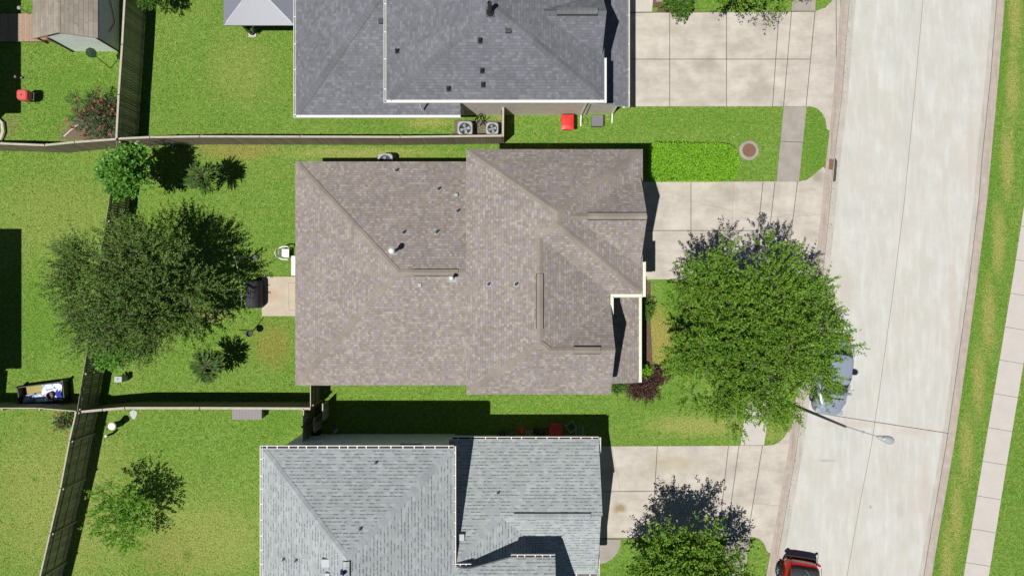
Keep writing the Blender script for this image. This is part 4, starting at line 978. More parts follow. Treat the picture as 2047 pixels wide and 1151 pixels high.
# ---------------------------------------------------------------- street lamp
t = thing('street_lamp', 'tall grey street lamp whose arm reaches over the road beside the parked grey car', 'street lamp', PX(1562, 799))
fb = Vector(t.location); hd = PX(1770, 877, 7.9); arm0 = Vector((fb.x, fb.y, 7.5)); 
mb = MB(); mb.tube([fb, Vector((fb.x, fb.y, 4)), arm0], [.095, .075, .055], 12); mb.lathe([(.17, 0), (.17, .05), (.11, .22), (.1, .3)], fb.x, fb.y, 14); mb.build('pole', M['darkplastic'], t, smooth=True)
mb = MB(); d = (hd-arm0); mb.tube([arm0-Vector((0, 0, .1)), arm0+d*.5+Vector((0, 0, .03)), arm0+d*.92], [.035, .027, .022], 8)
mb.tube([arm0+d*.43+Vector((0, 0, .02)), arm0+d*.47+Vector((0, 0, .02))], [.055, .055], 8); mb.build('arm', M['greymetal'], t)
dn = Vector((d.x, d.y, 0)).normalized(); ang = math.atan2(dn.y, dn.x); R4 = Matrix.Translation(hd) @ Matrix.Rotation(ang, 4, 'Z')
mb = MB(); sec = [(-.40, .05, .03), (-.30, .09, .06), (-.10, .14, .09), (.10, .185, .11), (.26, .18, .10), (.36, .12, .07), (.40, .04, .03)]
vs = []; n = 12
for x, ry, rz in sec:
    for k in range(n): a = 2*PI*k/n; vs.append(R4 @ Vector((x, ry*math.cos(a), .02+rz*math.sin(a)*(1 if math.sin(a) > 0 else .5))))
fs = [(i*n+k, i*n+(k+1) % n, (i+1)*n+(k+1) % n, (i+1)*n+k) for i in range(len(sec)-1) for k in range(n)]+[tuple(reversed(range(n))), tuple(range((len(sec)-1)*n, len(sec)*n))]
mb.add(vs, fs); hdo = mb.build('lamp_head', M['palegrey'], t, smooth=True)
mb = MB(); mb.lathe([(.045, .12), (.045, .17), (.02, .19)], -.15, 0, 12, M=R4); mb.build('photocell', M['white'], hdo)
mb = MB(); mb.lathe([(.12, -.06), (.10, -.10), (.02, -.12)], .12, 0, 14, M=R4); mb.build('lens', M['lampwhite'], hdo)

# ---------------------------------------------------------------- vehicles
def loft(mb, rings, mi=0, cap0=True, cap1=True):
    n = len(rings[0]); vs = [p for r in rings for p in r]
    fs = [(i*n+k, i*n+(k+1) % n, (i+1)*n+(k+1) % n, (i+1)*n+k) for i in range(len(rings)-1) for k in range(n)]
    if cap0: fs.append(tuple(reversed(range(n))))
    if cap1: fs.append(tuple(range((len(rings)-1)*n, len(rings)*n)))
    mb.add(vs, fs, mi)
def superring(x0, x1, hw, z, e=5.0, n=40, taper=1.0, tb=1.0):
    out = []; cx, a = (x0+x1)/2, (x1-x0)/2
    for k in range(n):
        t = 2*PI*k/n; c, s = math.cos(t), math.sin(t)
        x = a*math.copysign(abs(c)**(2/e), c); y = hw*math.copysign(abs(s)**(2/e), s)
        y *= (taper if x > 0 else tb)**max(0, (abs(x)/a-.5)*2)
        out.append((cx+x, y, z))
    return out
def wheel(parent, x, y, r, w0, sg):
    Mx = Matrix.Translation((x, y, r)) @ Matrix.Rotation(PI/2, 4, 'X')
    mb = MB(); mb.lathe([(r*.62, -w0/2), (r*.95, -w0/2), (r, -w0*.35), (r, w0*.35), (r*.95, w0/2), (r*.62, w0/2)], n=24, M=Mx); q = mb.build('wheel', M['tyre'], parent)
    mb = MB(); mb.lathe([(r*.60, -w0*.46), (r*.60, w0*.46)], n=20, M=Mx)
    for k in range(5):
        a = 2*PI*k/5; mb.tube([Vector((x+math.cos(a)*r*.1, y+sg*w0*.5, r+math.sin(a)*r*.1)), Vector((x+math.cos(a)*r*.56, y+sg*w0*.49, r+math.sin(a)*r*.56))], .03, 6)
    mb.build('rim', M['steel'], q)
def sedan(label, loc, rz):
    t = thing('parked_car', label, 'car', (0, 0, 0)); Ln, hw = 4.45, .90; a, b = -Ln/2, Ln/2
    mb = MB(); loft(mb, [superring(a+.08, b-.06, hw-.05, .22, 6), superring(a+.0, b, hw, .38, 5, taper=.86, tb=.9), superring(a+.01, b-.02, hw+.01, .62, 5, taper=.84, tb=.9), superring(a+.06, b-.12, hw-.03, .80, 4.5, taper=.82, tb=.9), superring(a+.12, b-.30, hw-.12, .90, 4, taper=.80, tb=.88), superring(a+.3, b-.7, hw-.3, .935, 4, taper=.8, tb=.88)])
    mb.build('body', M['carblue'], t, smooth=True)
    mb = MB(); loft(mb, [superring(a+.35, b-1.15, hw-.12, .86, 5), superring(a+.62, b-1.45, hw-.17, 1.15, 5), superring(a+.95, b-1.85, hw-.25, 1.40, 5)], 0, True, False); mb.build('windows', M['carglass'], t, smooth=True)
    mb = MB(); loft(mb, [superring(a+.93, b-1.83, hw-.245, 1.395, 5), superring(a+1.02, b-1.93, hw-.29, 1.435, 5), superring(a+1.2, b-2.1, hw-.4, 1.455, 5)]); mb.build('roof', M['carblue'], t, smooth=True)
    for sg in (-1, 1):
        mb = MB()
        for (xa, za, xb, zb) in ((b-1.2, .88, b-1.88, 1.405), (a+.42, .88, a+.98, 1.405)): mb.tube([(xa, sg*(hw-.15), za), (xb, sg*(hw-.27), zb)], .03, 6)
        mb.tube([(0, sg*(hw-.1), .9), (-.02, sg*(hw-.26), 1.4)], .025, 6); mb.build('pillar', M['carblue'], t)
        mb = MB(); mb.rbox(b-1.45, b-1.30, sg*(hw-.01)-.10, sg*(hw-.01)+.10, .90, 1.02, .04); mb.build('mirror', M['carblue'], t)
        mb = MB(); mb.rbox(b-.36, b-.10, sg*(hw-.27)-.14, sg*(hw-.27)+.14, .60, .78, .05); mb.build('headlight', M['lampwhite'], t)
        mb = MB(); mb.rbox(a+.02, a+.16, sg*(hw-.25)-.14, sg*(hw-.25)+.14, .62, .80, .04); mb.build('tail_light', M['lampred'], t)
        for x in (a+.85, b-.92): wheel(t, x, sg*(hw-.10), .32, .22, sg)
    mb = MB(); mb.box(b-1.05, b-.98, -.6, .6, .925, .935); mb.tube([(b-1.12, -.5, .95), (b-1.3, .1, 1.03)], .008, 4); mb.build('wiper', M['blackmetal'], t)
    place(t, loc, rz); return t
p = PX(1657, 750); sedan('slate grey car parked at the kerb, mostly hidden under the large street tree', (p.x-.05, p.y+.05, .015), math.radians(-90-8))
def suv(label, loc, rz):
    # +x is the front; the tail is at x = 0
    t = thing('parked_car', label, 'car', (0, 0, 0)); hw = .96; Ln = 4.4
    mb = MB(); loft(mb, [superring(.05, Ln-.05, hw-.06, .30, 8), superring(0, Ln, hw, .55, 7, taper=.92, tb=.95), superring(0, Ln, hw+.01, .85, 7, taper=.9, tb=.93), superring(.03, Ln-.1, hw-.03, 1.08, 7, taper=.9, tb=.92), superring(.07, Ln-.3, hw-.07, 1.20, 7, taper=.9, tb=.92)]); mb.build('body', M['carred'], t, smooth=True)
    mb = MB(); loft(mb, [superring(.10, 3.5, hw-.06, 1.18, 7, tb=.97), superring(.50, 3.15, hw-.10, 1.45, 7, tb=.97), superring(.85, 2.8, hw-.15, 1.64, 7)], 0, True, False); mb.build('windows', M['carglass2'], t, smooth=True)
    mb = MB(); loft(mb, [superring(.84, 2.81, hw-.195, 1.63, 7), superring(.98, 2.7, hw-.26, 1.68, 7)]); mb.build('roof', M['carred'], t, smooth=True)
    mb = MB(); mb.rbox(-.10, .08, -hw+.12, hw-.12, .42, .64, .06); mb.build('bumper', M['blackmetal'], t)
    mb = MB(); mb.tube([(.30, -.05, 1.335), (.62, .32, 1.57)], .012, 5); mb.build('wiper', M['steel'], t)
    for sg in (-1, 1):
        mb = MB(); mb.tube([(.12, sg*(hw-.08), 1.19), (.5, sg*(hw-.11), 1.465), (.86, sg*(hw-.16), 1.65)], .018, 6); mb.build('pillar', M['carred'], t)
        mb = MB(); mb.rbox(.0, .10, sg*(hw-.13)-.07, sg*(hw-.13)+.07, .80, 1.12, .03); mb.build('tail_light', M['lampred'], t)
        mb = MB(); mb.rbox(Ln-.2, Ln-.02, sg*(hw-.25)-.14, sg*(hw-.25)+.14, .70, .88, .03); mb.build('headlight', M['lampwhite'], t)
        mb = MB(); mb.rbox(3.0, 3.15, sg*(hw+.10)-.10, sg*(hw+.10)+.10, 1.0, 1.15, .04); mb.build('mirror', M['blackmetal'], t)
        for x in (.92, 3.55):
            wheel(t, x, sg*(hw+.02), .36, .24, sg)
            mb = MB(); pts = [(x+math.cos(a)*.42, sg*(hw+.05), .36+math.sin(a)*.42) for a in [PI*k/10 for k in range(11)]]; mb.tube(pts, .05, 6); mb.build('wheel_arch', M['blackmetal'], t)
    place(t, loc, rz); return t
p = PX(1593, 1109); suv('red car with a dark sloping rear window, cut off by the bottom edge', (p.x, p.y, .015), math.radians(-90-9))

# ---------------------------------------------------------------- air conditioners
def ac_unit():
    t = thing('air_conditioner', 'x', 'air conditioner'); a = .43; h = .78
    mb = MB(); mb.rbox(-a, a, -a, a, .06, h-.18, .13, top=.01)
    mb.build('casing', M['palegrey'], t)
    lv = MB()
    for z in [.12+.055*i for i in range(11)]:
        for s_ in (-1, 1): lv.box(-a+.13, a-.13, s_*a-.008, s_*a+.008, z, z+.02); lv.box(s_*a-.008, s_*a+.008, -a+.13, a-.13, z, z+.02)
    lv.build('louvres', M['darkplastic'], t)
    mb = MB(); n = 40; vs = []
    for k in range(n):
        th = 2*PI*k/n; c, s_ = math.cos(th), math.sin(th); e = 2/4.5
        ox, oy = (a-.0)*math.copysign(abs(c)**e, c), a*math.copysign(abs(s_)**e, s_)
        vs += [(ox, oy, h-.185), (ox, oy, h-.05), (ox*.95, oy*.95, h), (.33*c, .33*s_, h+.01), (.33*c, .33*s_, h-.10)]
    fs = []
    for k in range(n):
        j = (k+1) % n
        for q in range(4): fs.append((k*5+q, j*5+q, j*5+q+1, k*5+q+1))
    mb.add(vs, fs); mb.build('top_cover', M['palegrey'], t)
    mb = MB(); mb.cyl(0, 0, h-.16, h-.12, .328, 24); fd = mb.build('fan_well', M['blackmetal'], t)
    mb = MB()
    for k in range(4):
        th = k*PI/2+.3; d = Vector((math.cos(th), math.sin(th), 0)); n_ = Vector((-d.y, d.x, 0))
        mb.add([d*.05-n_*.05+Vector((0, 0, h-.10)), d*.27-n_*.10+Vector((0, 0, h-.11)), d*.27+n_*.08+Vector((0, 0, h-.06)), d*.05+n_*.04+Vector((0, 0, h-.07))], [(0, 1, 2, 3)])
    mb.cyl(0, 0, h-.11, h-.04, .06, 14); mb.build('fan', M['greymetal'], fd)
    mb = MB()
    for r in (.10, .2, .29):
        mb.tube([(r*math.cos(2*PI*k/28), r*math.sin(2*PI*k/28), h+.012) for k in range(29)], .003, 4, caps=False)
    for k in range(8): th = k*PI/4; mb.tube([(.03*math.cos(th), .03*math.sin(th), h+.015), (.34*math.cos(th), .34*math.sin(th), h+.012)], .004, 4)
    mb.build('grille', M['steel'], t)
    mb = MB(); mb.box(-.48, .48, -.48, .48, 0.0, .06); mb.build('base_pad', M['walk'], t)
    return t
A0 = ac_unit(); 
spots_ac = [(PX(929.5, 257.5, .78), 'wider air conditioner on the gravel next to the north fence, left of the pair'), (PX(984, 257, .78), 'smaller air conditioner tucked into the fence corner, right of the pair'), (PX(770, 322, .78), 'air conditioner half hidden under the top edge of the brown roof')]
for i, (q, lb) in enumerate(spots_ac):
    o = A0 if i == 0 else copy_tree(A0)
    place(o, (q.x, q.y, .03), 0, lb, 'air conditioners beside the houses')
    if i == 1: o.scale = (.82, .82, .95)
mb = MB(); mb.prism([tuple(PX(*p))[:2] for p in [(908, 240), (1003, 240), (1003, 275), (908, 275)]], 0, .012); structure(mb, 'gravel strip', M['soil'])
mb = MB(); r = random.Random(4)
for (a, b, c) in (((938, 262), (955, 246), (957, 236)), ((942, 255), (950, 240), (962, 233)), ((975, 258), (966, 247), (960, 236)), ((978, 252), (968, 242), (964, 234)), ((945, 258), (960, 252), (972, 240))):
    pa, pb, pc = PX(*a), PX(*b), PX(*c); mb.tube([pa+Vector((0, 0, .3)), pa.lerp(pb, .6)+Vector((0, 0, .12)), pb+Vector((0, 0, .15)), pc+Vector((0, 0, .7))], .025, 6)
tag(mb.build('refrigerant_pipes', M['blackmetal']), 'tangled black insulated pipes between the two air conditioners and the wall', 'pipes')

# ---------------------------------------------------------------- wheelie bins and small boxes
def bin_():
    t = thing('wheelie_bin', 'x', 'bin')
    mb = MB(); vs = []
    for z, a, b in ((.08, .24, .27), (.95, .31, .38)): vs += [(-a, -b, z), (a, -b, z), (a, b, z), (-a, b, z)]
    mb.add(vs, [(3, 2, 1, 0), (4, 5, 6, 7), (0, 1, 5, 4), (1, 2, 6, 5), (2, 3, 7, 6), (3, 0, 4, 7)]); mb.build('body', M['red'], t)
    mb = MB(); xs = [-.35, -.30, -.15, 0, .15, .30, .35]; vs = []
    ys = [-.43, -.38, -.2, 0, .2, .36, .40]
    for x in xs:
        for y in ys: vs.append((x, y, 1.0+.075*max(0, (1-(x/.36)**4))*max(0, (1-(y/.44)**4))))
    fs = [(i*7+j, (i+1)*7+j, (i+1)*7+j+1, i*7+j+1) for i in range(6) for j in range(6)]
    mb.add(vs, fs); mb.box(-.345, .345, -.425, .395, .955, 1.0); mb.build('lid', M['red'], t, smooth=False)
    mb = MB(); mb.tube([(-.28, .44, .98), (.28, .44, .98)], .02, 8)
    for x in (-.26, -.09, .09, .26): mb.box(x-.03, x+.03, .38, .45, .94, 1.01)
    mb.build('handle', M['blackmetal'], t)
    for s_ in (-1, 1): mb = MB(); mb.tube([(s_*.24, .34, .12), (s_*.30, .34, .12)], .12, 16); mb.build('wheel', M['tyre'], t)
    return t
B0 = bin_(); q = PX(1134.5, 244, 1.0); place(B0, (q.x, q.y, 0), 0, 'red wheelie bin in the sun beside the wall of the north house', 'red wheelie bins')
B1 = copy_tree(B0); q = PX(1111, 862, 1.0); place(B1, (q.x, q.y, 0), PI, 'red wheelie bin in the shade beside the garage wing of the south house', 'red wheelie bins')
t = thing('utility_box', 'dark grey flat box with a coiled cable beside the wall right of the red bin', 'utility box', PX(1195, 240))
p = PX(1194.5, 241, .45); mb = MB(); mb.rbox(p.x-.32, p.x+.32, p.y-.30, p.y+.30, 0, .42, .04); mb.build('casing', M['midgrey'], t)
mb = MB(); mb.rbox(p.x-.35, p.x+.33, p.y-.33, p.y+.31, .423, .50, .04); mb.build('lid', M['midgrey'], t)
mb = MB(); mb.tube([(p.x-.3+.16*math.cos(a)-.35, p.y+.05+.2*math.sin(a), .05+a*.01) for a in [k*.35 for k in range(19)]], .012, 6); mb.build('cable', M['blackmetal'], t)

# ---------------------------------------------------------------- manhole, inlet, column
t = thing('manhole', 'round rusty manhole cover in a pale concrete ring on the lawn beside the hedge', 'manhole', PX(1497, 301))
c = PX(1497, 301); mb = MB(); mb.lathe([(.56, 0), (.56, .05), (.50, .07), (.39, .07), (.385, .045)], c.x, c.y, 40); mb.build('ring', M['walk'], t)
mb = MB(); mb.lathe([(.38, .0), (.38, .055), (.36, .06)], c.x, c.y, 40)
for i in range(-5, 6): 
    L = math.sqrt(max(0, .33**2-(i*.06)**2)); mb.box(c.x-L, c.x+L, c.y+i*.06-.012, c.y+i*.06+.012, .06, .066)
mb.build('cover', M['rust'], t)
t = thing('storm_drain', 'rusty storm drain opening in the left kerb near the front lawn', 'drain', PX(1662, 330))
mb = MB(); mb.prism([tuple(PX(*p))[:2] for p in [(1658, 318), (1666, 320), (1664, 340), (1656, 338)]], .0, .085); mb.build('cover', M['rust'], t)
mb = MB(); mb.prism([tuple(PX(*p))[:2] for p in [(1669, 316), (1673, 322), (1670, 362), (1665, 364)]], .0, .052); mb.build('throat', M['trimdark'], t)
mb = MB(); mb.prism([tuple(PX(*p))[:2] for p in [(1662, 262), (1669, 262), (1667, 312), (1660, 310)]], .0, .085); mb.build('apron', M['curb'], t)
t = thing('porch_column', 'white porch column on a brick base at the top edge of the picture', 'column', PX(1308, 18))
q = PX(1313, 12); mb = MB(); mb.box(q.x-.22, q.x+.22, q.y-.1, q.y+.34, 0, .75); mb.build('base', M['brick'], t)
mb = MB(); mb.box(q.x-.15, q.x+.15, q.y-.03, q.y+.27, .75, 2.3); mb.box(q.x-.19, q.x+.19, q.y-.07, q.y+.31, 2.3, 2.4); mb.build('shaft', M['white'], t)

# ---------------------------------------------------------------- gazebo
t = thing('gazebo', 'grey metal roofed gazebo beside the rear wing of the north house', 'gazebo', PX(520, 10))
zc = 2.45; k_ = (1-zc/39)/35
x0, x1, y0 = (447-1023.5)*k_, (590-1023.5)*k_, (575.5-51)*k_
gz = Comp(rect(x0, x1-.03, y0, y0+3.9), [W(x0, zc, .35), E(x1-.03, zc, .35), S_(y0, zc, .35), N_(y0+3.9, zc, .35)])
def seam_mat():
    b = NB('seamed metal'); sp = b.n('ShaderNodeSeparateXYZ'); b.l(b.coord('UV'), sp.inputs[0]); f = b.math('FRACT', b.math('DIVIDE', sp.outputs[0], .1))
    b.base(b.mix(b.rng(f, .12, .03, 0, .55), (.185, .195, .235), (.12, .125, .155))); b.rough(.45); b.bump(f, .4, .01); return b.m
M['seam'] = seam_mat()
roof([gz], t, M['seam'], M['greymetal'], M['midgrey'], M['midgrey'], thick=.08, capw=.04)
for (gx, gy) in ((x0+.62, y0+.42), (x1-.35, y0+.42), (x0+.62, y0+3.5), (x1-.35, y0+3.5)):
    mb = MB(); mb.box(gx-.07, gx+.07, gy-.07, gy+.07, .05, zc-.02); q = mb.build('post', M['darkplastic'], t)
    mb = MB(); mb.box(gx-.22, gx+.22, gy-.16, gy+.22, 0, .05); mb.build('footing', M['walk_pale'], q)
mb = MB(); mb.box(x0+.62, x1-.35, y0+.39, y0+.45, zc-.18, zc-.05); mb.tube([(x0+.62, y0+.42, 1.5), (x0+.62, y0+1.2, 2.35)], .04, 6); mb.tube([(x0+.62, y0+.42, 1.6), (x0+1.4, y0+.42, 2.35)], .04, 6); mb.build('brace', M['darkplastic'], t)
mb = MB(); c = PX(540, 44, .5); mb.rbox(c.x-.6, c.x+.75, c.y, c.y+.8, .1, .5, .08); tag(mb.build('garden_sofa', M['bluedark']), 'dark blue cushioned seat in the shade under the gazebo roof', 'seat')
tree('small pale potted plant under the corner of the gazebo roof', 'plant', PX(500, 62), PX(500, 55, .6), .22, .25, 4, 60, 7, .09, .05, M['leaf_pink'], 51, slen=.15, trunk_r=.02, lobe_r=(.1, .16), twigs=3, name='potted_plant')

# ---------------------------------------------------------------- shed with deck
t = thing('garden_shed', 'white sided shed with a weathered shingle roof in the top left corner', 'shed', (-23.7, 15.5, 0))
SH = Comp(rect(-25.9, -22.30, 13.45, 18.2), [W(-25.9, 2.12, .45), E(-22.30, 2.22, .47)])
roof([SH], t, M['sh_shed'], M['sh_shed'], M['wood_rail'], M['wood_rail'], thick=.07, capw=.12)
mb = MB(); mb.prism([(-25.04, 13.5), (-22.44, 13.5), (-22.44, 18.0), (-25.04, 18.0)], 0, 2.2, 0); mb.build('wall', M['sid_shed'], t)
mb = MB(); v = [(-25.04, 13.5, 2.2), (-22.44, 13.5, 2.2), (-23.9, 13.5, 2.86), (-25.04, 13.6, 2.2), (-22.44, 13.6, 2.2), (-23.9, 13.6, 2.86)]; mb.add(v, [(0, 1, 2), (5, 4, 3), (1, 4, 5, 2), (2, 5, 3, 0)]); mb.build('gable', M['sid_shed'], t)
mb = MB(); mb.box(-22.437, -22.40, 13.52, 17.98, .15, 2.12); mb.build('shaded_side', M['sid_shed_shade'], t)  # thin skin over the east wall that carries the painted shade tint
for xx in (-22.42, -25.06):
    mb = MB(); mb.box(xx-.04, xx+.04, 13.44, 13.497, 0, 2.2); mb.build('corner_trim', M['trimdark'], t)
mb = MB(); mb.tube([(-22.37, 17.5, 1.9), (-22.33, 15.6, .9), (-22.35, 14.9, .6), (-22.35, 14.2, 1.1)], .02, 5); mb.build('cable', M['blackmetal'], t)
t = thing('wooden_deck', 'pink brown timber deck with handrails leading to the shed', 'deck', (-27.3, 14.8, 0))
q0, q1 = PX(-60, 30), PX(104, 85)
mb = MB(); x = q0.x
while x < q1.x: mb.box(x, x+.132, q1.y, q0.y, .10, .16); x += .14
mb.build('boards', M['wood_deck'], t)
mb = MB(); mb.box(q0.x, q1.x-.02, q1.y+.02, q1.y+.06, 0, .10); mb.box(q0.x, q1.x-.02, q0.y-.06, q0.y-.02, 0, .10); mb.build('joist', M['wood_rail'], t)
for (py) in (26, 76):
    a, b = PX(58, py-2, .9), PX(88, py+9, .16); y = PX(0, py+4, .5).y
    mb = MB(); mb.box(-26.6, -25.3, y-.04, y+.04, .92, .98); mb.box(-26.6, -25.3, y-.03, y+.03, .5, .56)
    for xx in (-26.56, -25.95, -25.36): mb.box(xx-.045, xx+.045, y-.045, y+.045, .02, .92)
    mb.build('handrail', M['wood_rail'], t)
mb = MB(); q = PX(38, 16, 1.0); mb.cyl(q.x, q.y, 0, .95, .03, 10); mb.lathe([(.10, .95), (.11, 1.02), (.05, 1.08)], q.x, q.y, 14); tag(mb.build('garden_light', M['palegrey']), 'small pale post light beside the upper handrail of the deck', 'garden light')

# ---------------------------------------------------------------- things in the gardens
# red kettle barbecue
t = thing('barbecue', 'faded red lidded barbecue on the top left lawn', 'barbecue', PX(48, 192))
q = PX(46, 190, .85); mb = MB()
mb.rbox(q.x-.33, q.x+.31, q.y-.30, q.y+.30, .62, .98, .16); mb.build('lid', M['redd'], t)
mb = MB(); mb.rbox(q.x-.30, q.x+.28, q.y-.27, q.y+.27, .40, .615, .12); mb.build('bowl', M['blackmetal'], t)
for sx in (-1, 1):
    for sy in (-1, 1): mb = MB(); mb.tube([(q.x+sx*.2, q.y+sy*.2, .42), (q.x+sx*.28, q.y+sy*.26, 0)], .018, 6); mb.build('leg', M['blackmetal'], t)
mb = MB(); mb.tube([(q.x-.02, q.y-.03, .98), (q.x-.02, q.y-.03, 1.03)], .03, 8); mb.build('knob', M['blackmetal'], t)
mb = MB(); mb.tube([(q.x+.30, q.y-.2, .6), (q.x+.42, q.y-.24, .6), (q.x+.42, q.y+.2, .6), (q.x+.30, q.y+.2, .6)], .012, 6); mb.build('handle', M['steel'], t)
mb = MB(); q = PX(38, 157); mb.cyl(q.x, q.y, 0, .3, .03, 8); mb.lathe([(.03, .3), (.10, .33), (.08, .38), (.02, .4)], q.x, q.y, 12); mb.box(q.x+.05, q.x+.25, q.y-.03, q.y+.07, .0, .12); tag(mb.build('garden_ornament', M['midgrey']), 'tiny grey garden ornament on the lawn above the red barbecue', 'ornament')
# dark green disc on a pole
t = thing('pole_disc', 'dark green eight sided disc on a leaning thin pole beside the shed', 'garden pole', PX(221, 137))
f = PX(221, 137); d = PX(182, 106, 1.85); mb = MB(); mb.tube([f, f.lerp(d, .5), d], .022, 8); mb.build('pole', M['blackmetal'], t)
mb = MB(); nrm = Matrix.Translation(d) @ Matrix.Rotation(math.radians(28), 4, 'X') @ Matrix.Rotation(math.radians(20), 4, 'Y'); mb.lathe([(.03, .06), (.27, .0), (.28, -.02), (.03, .03)], n=8, M=nrm); mb.build('disc', M['greendisc'], t)
# posts with string lights
t = thing('light_post', 'pale metal post carrying a thin string of small lights above the barbecue', 'post', PX(500, 516))
f, d = PX(500, 516), PX(469, 514, 2.2); mb = MB(); mb.tube([f, d], [.045, .04], 10); mb.lathe([(.055, 2.2), (.06, 2.25), (.03, 2.28)], d.x, d.y, 10); mb.build('post', M['midgrey'], t)
mb = MB(); e = PX(483, 612, 1.75); pts = [d.lerp(e, i/10)+Vector((0, 0, -.25*math.sin(PI*i/10))) for i in range(11)]; mb.tube(pts, .009, 5); mb.build('string', M['greymetal'], t)
mb = MB()
for i in (2, 5, 8): mb.lathe([(.03, pts[i].z-.06), (.035, pts[i].z-.02), (.01, pts[i].z)], pts[i].x, pts[i].y, 8)
mb.build('bulbs', M['white'], t)
mb = MB(); c = PX(512, 515); mb.lathe([(.16, 0), (.17, .12), (.13, .16), (.03, .17)], c.x, c.y, 14); tag(mb.build('stone_pot', M['midgrey']), 'small grey pot on the grass at the foot of the light post', 'pot')
t = thing('garden_post', 'thin brown post with a small round basket on the lawn below the patio', 'post', PX(505, 660))
f, d = PX(506, 661), PX(477, 659, 2.0); mb = MB(); mb.tube([f, d], [.03, .025], 8); mb.build('post', M['wood_rail'], t)
mb = MB(); mb.tube([(f.x, f.y, .9), (f.x-.02, f.y-.2, .95)], .012, 6); c = (f.x, f.y-.08)
mb.lathe([(.10, .72), (.18, .80), (.20, .93), (.16, .93), (.12, .80)], c[0]+.12, c[1]-.02, 16); mb.build('basket', M['trimdark'], t)
# covered barbecue on the lawn
t = thing('covered_barbecue', 'large barbecue under a black vinyl cover at the edge of the patio', 'barbecue cover', PX(510, 588))
c = PX(503, 588, 1.0); mb = MB()
loft(mb, [[(c.x+x*.36, c.y+y*.78, z) for x, y, z in superring(-1, 1, 1, zz, 7, 36)] for zz in (.02, .5, .8)]+[[(c.x-.06+x*.30, c.y+y*.72, 0+z) for x, y, z in superring(-1, 1, 1, .98, 5, 36)]]+[[(c.x-.10+x*.18, c.y+y*.60, 0+z) for x, y, z in superring(-1, 1, 1, 1.08, 4, 36)]]+[[(c.x-.10+x*.06, c.y+y*.4, z) for x, y, z in superring(-1, 1, 1, 1.11, 4, 36)]]); mb.build('cover', M['black'], t, smooth=True)
mb = MB(); mb.tube([(c.x+.05, c.y-.35, .99), (c.x+.12, c.y-.42, 1.0), (c.x+.14, c.y-.55, .97), (c.x+.02, c.y-.6, .95)], .015, 6); mb.tube([(c.x-.05, c.y-.1, 1.1), (c.x-.05, c.y-.04, 1.12)], .025, 6); mb.build('strap', M['blackmetal'], t)
# white ornate chair and bench
t = thing('garden_chair', 'ornate white metal garden chair on the grass near the house wall', 'chair', PX(572, 505))
q = PX(570, 506, .45); wm = M['white']
mb = MB(); mb.rbox(q.x-.22, q.x+.22, q.y-.24, q.y+.24, .42, .46, .06); mb.build('seat', wm, t)
mb = MB(); 
for i in range(9):
    a = -PI/2+PI*i/8; rr = .27; mb.tube([(q.x-.22, q.y+.20*math.sin(a)*.5, .46), (q.x-.34, q.y+rr*math.sin(a), .60+.38*math.cos(a)*.9)], .012, 5)
mb.tube([(q.x-.24, q.y-.25, .46)]+[(q.x-.26-.12*math.cos(a), q.y+.29*math.sin(a), .60+.42*math.cos(a)) for a in [-PI/2+PI*k/12 for k in range(13)]]+[(q.x-.24, q.y+.25, .46)], .022, 6)
mb.tube([(q.x-.33, q.y+.15*math.sin(a), .72+.14*math.cos(a)) for a in [2*PI*k/14 for k in range(15)]], .014, 5); mb.build('backrest', wm, t)
for s_ in (-1, 1):
    mb = MB(); mb.tube([(q.x-.30, q.y+s_*.27, .66), (q.x-.05, q.y+s_*.36, .70), (q.x+.2, q.y+s_*.36, .68), (q.x+.24, q.y+s_*.27, .46)], .04, 6); mb.build('armrest', wm, t)
    for sx in (-.2, .2): mb = MB(); mb.tube([(q.x+sx, q.y+s_*.2, .44), (q.x+sx*1.25, q.y+s_*.26, 0.0)], .02, 6); mb.build('leg', wm, t)
t = thing('white_bench', 'narrow white bench against the rear wall, half under the brown roof edge', 'bench', PX(588, 531))
q = PX(589, 531, .45); mb = MB(); mb.box(q.x-.19, q.x+.28, q.y-.55, q.y+.55, .40, .46); mb.build('seat', wm, t)
for s_ in (-1, 1):
    for sx in (-.15, .22): mb = MB(); mb.box(q.x+sx-.03, q.x+sx+.03, q.y+s_*.48-.03, q.y+s_*.48+.03, 0, .40); mb.build('leg', wm, t)
# slatted box by the fence
t = thing('garden_box', 'grey slatted wooden storage box below the fence, above the pale south roof', 'storage box', PX(495, 824))
z = .62; a, b = PX(464, 818, z), PX(522, 838.5, z); mb = MB(); y = b.y
mb.box(a.x+.03, b.x-.03, b.y+.03, a.y-.03, 0, z-.04); mb.build('body', M['midgrey'], t)
mb = MB(); x = a.x
while x < b.x-.02: mb.box(x, x+.075, b.y, a.y, z-.035, z); x += .083
mb.build('lid', plain('grey slats', (.25, .225, .225), .7), t)
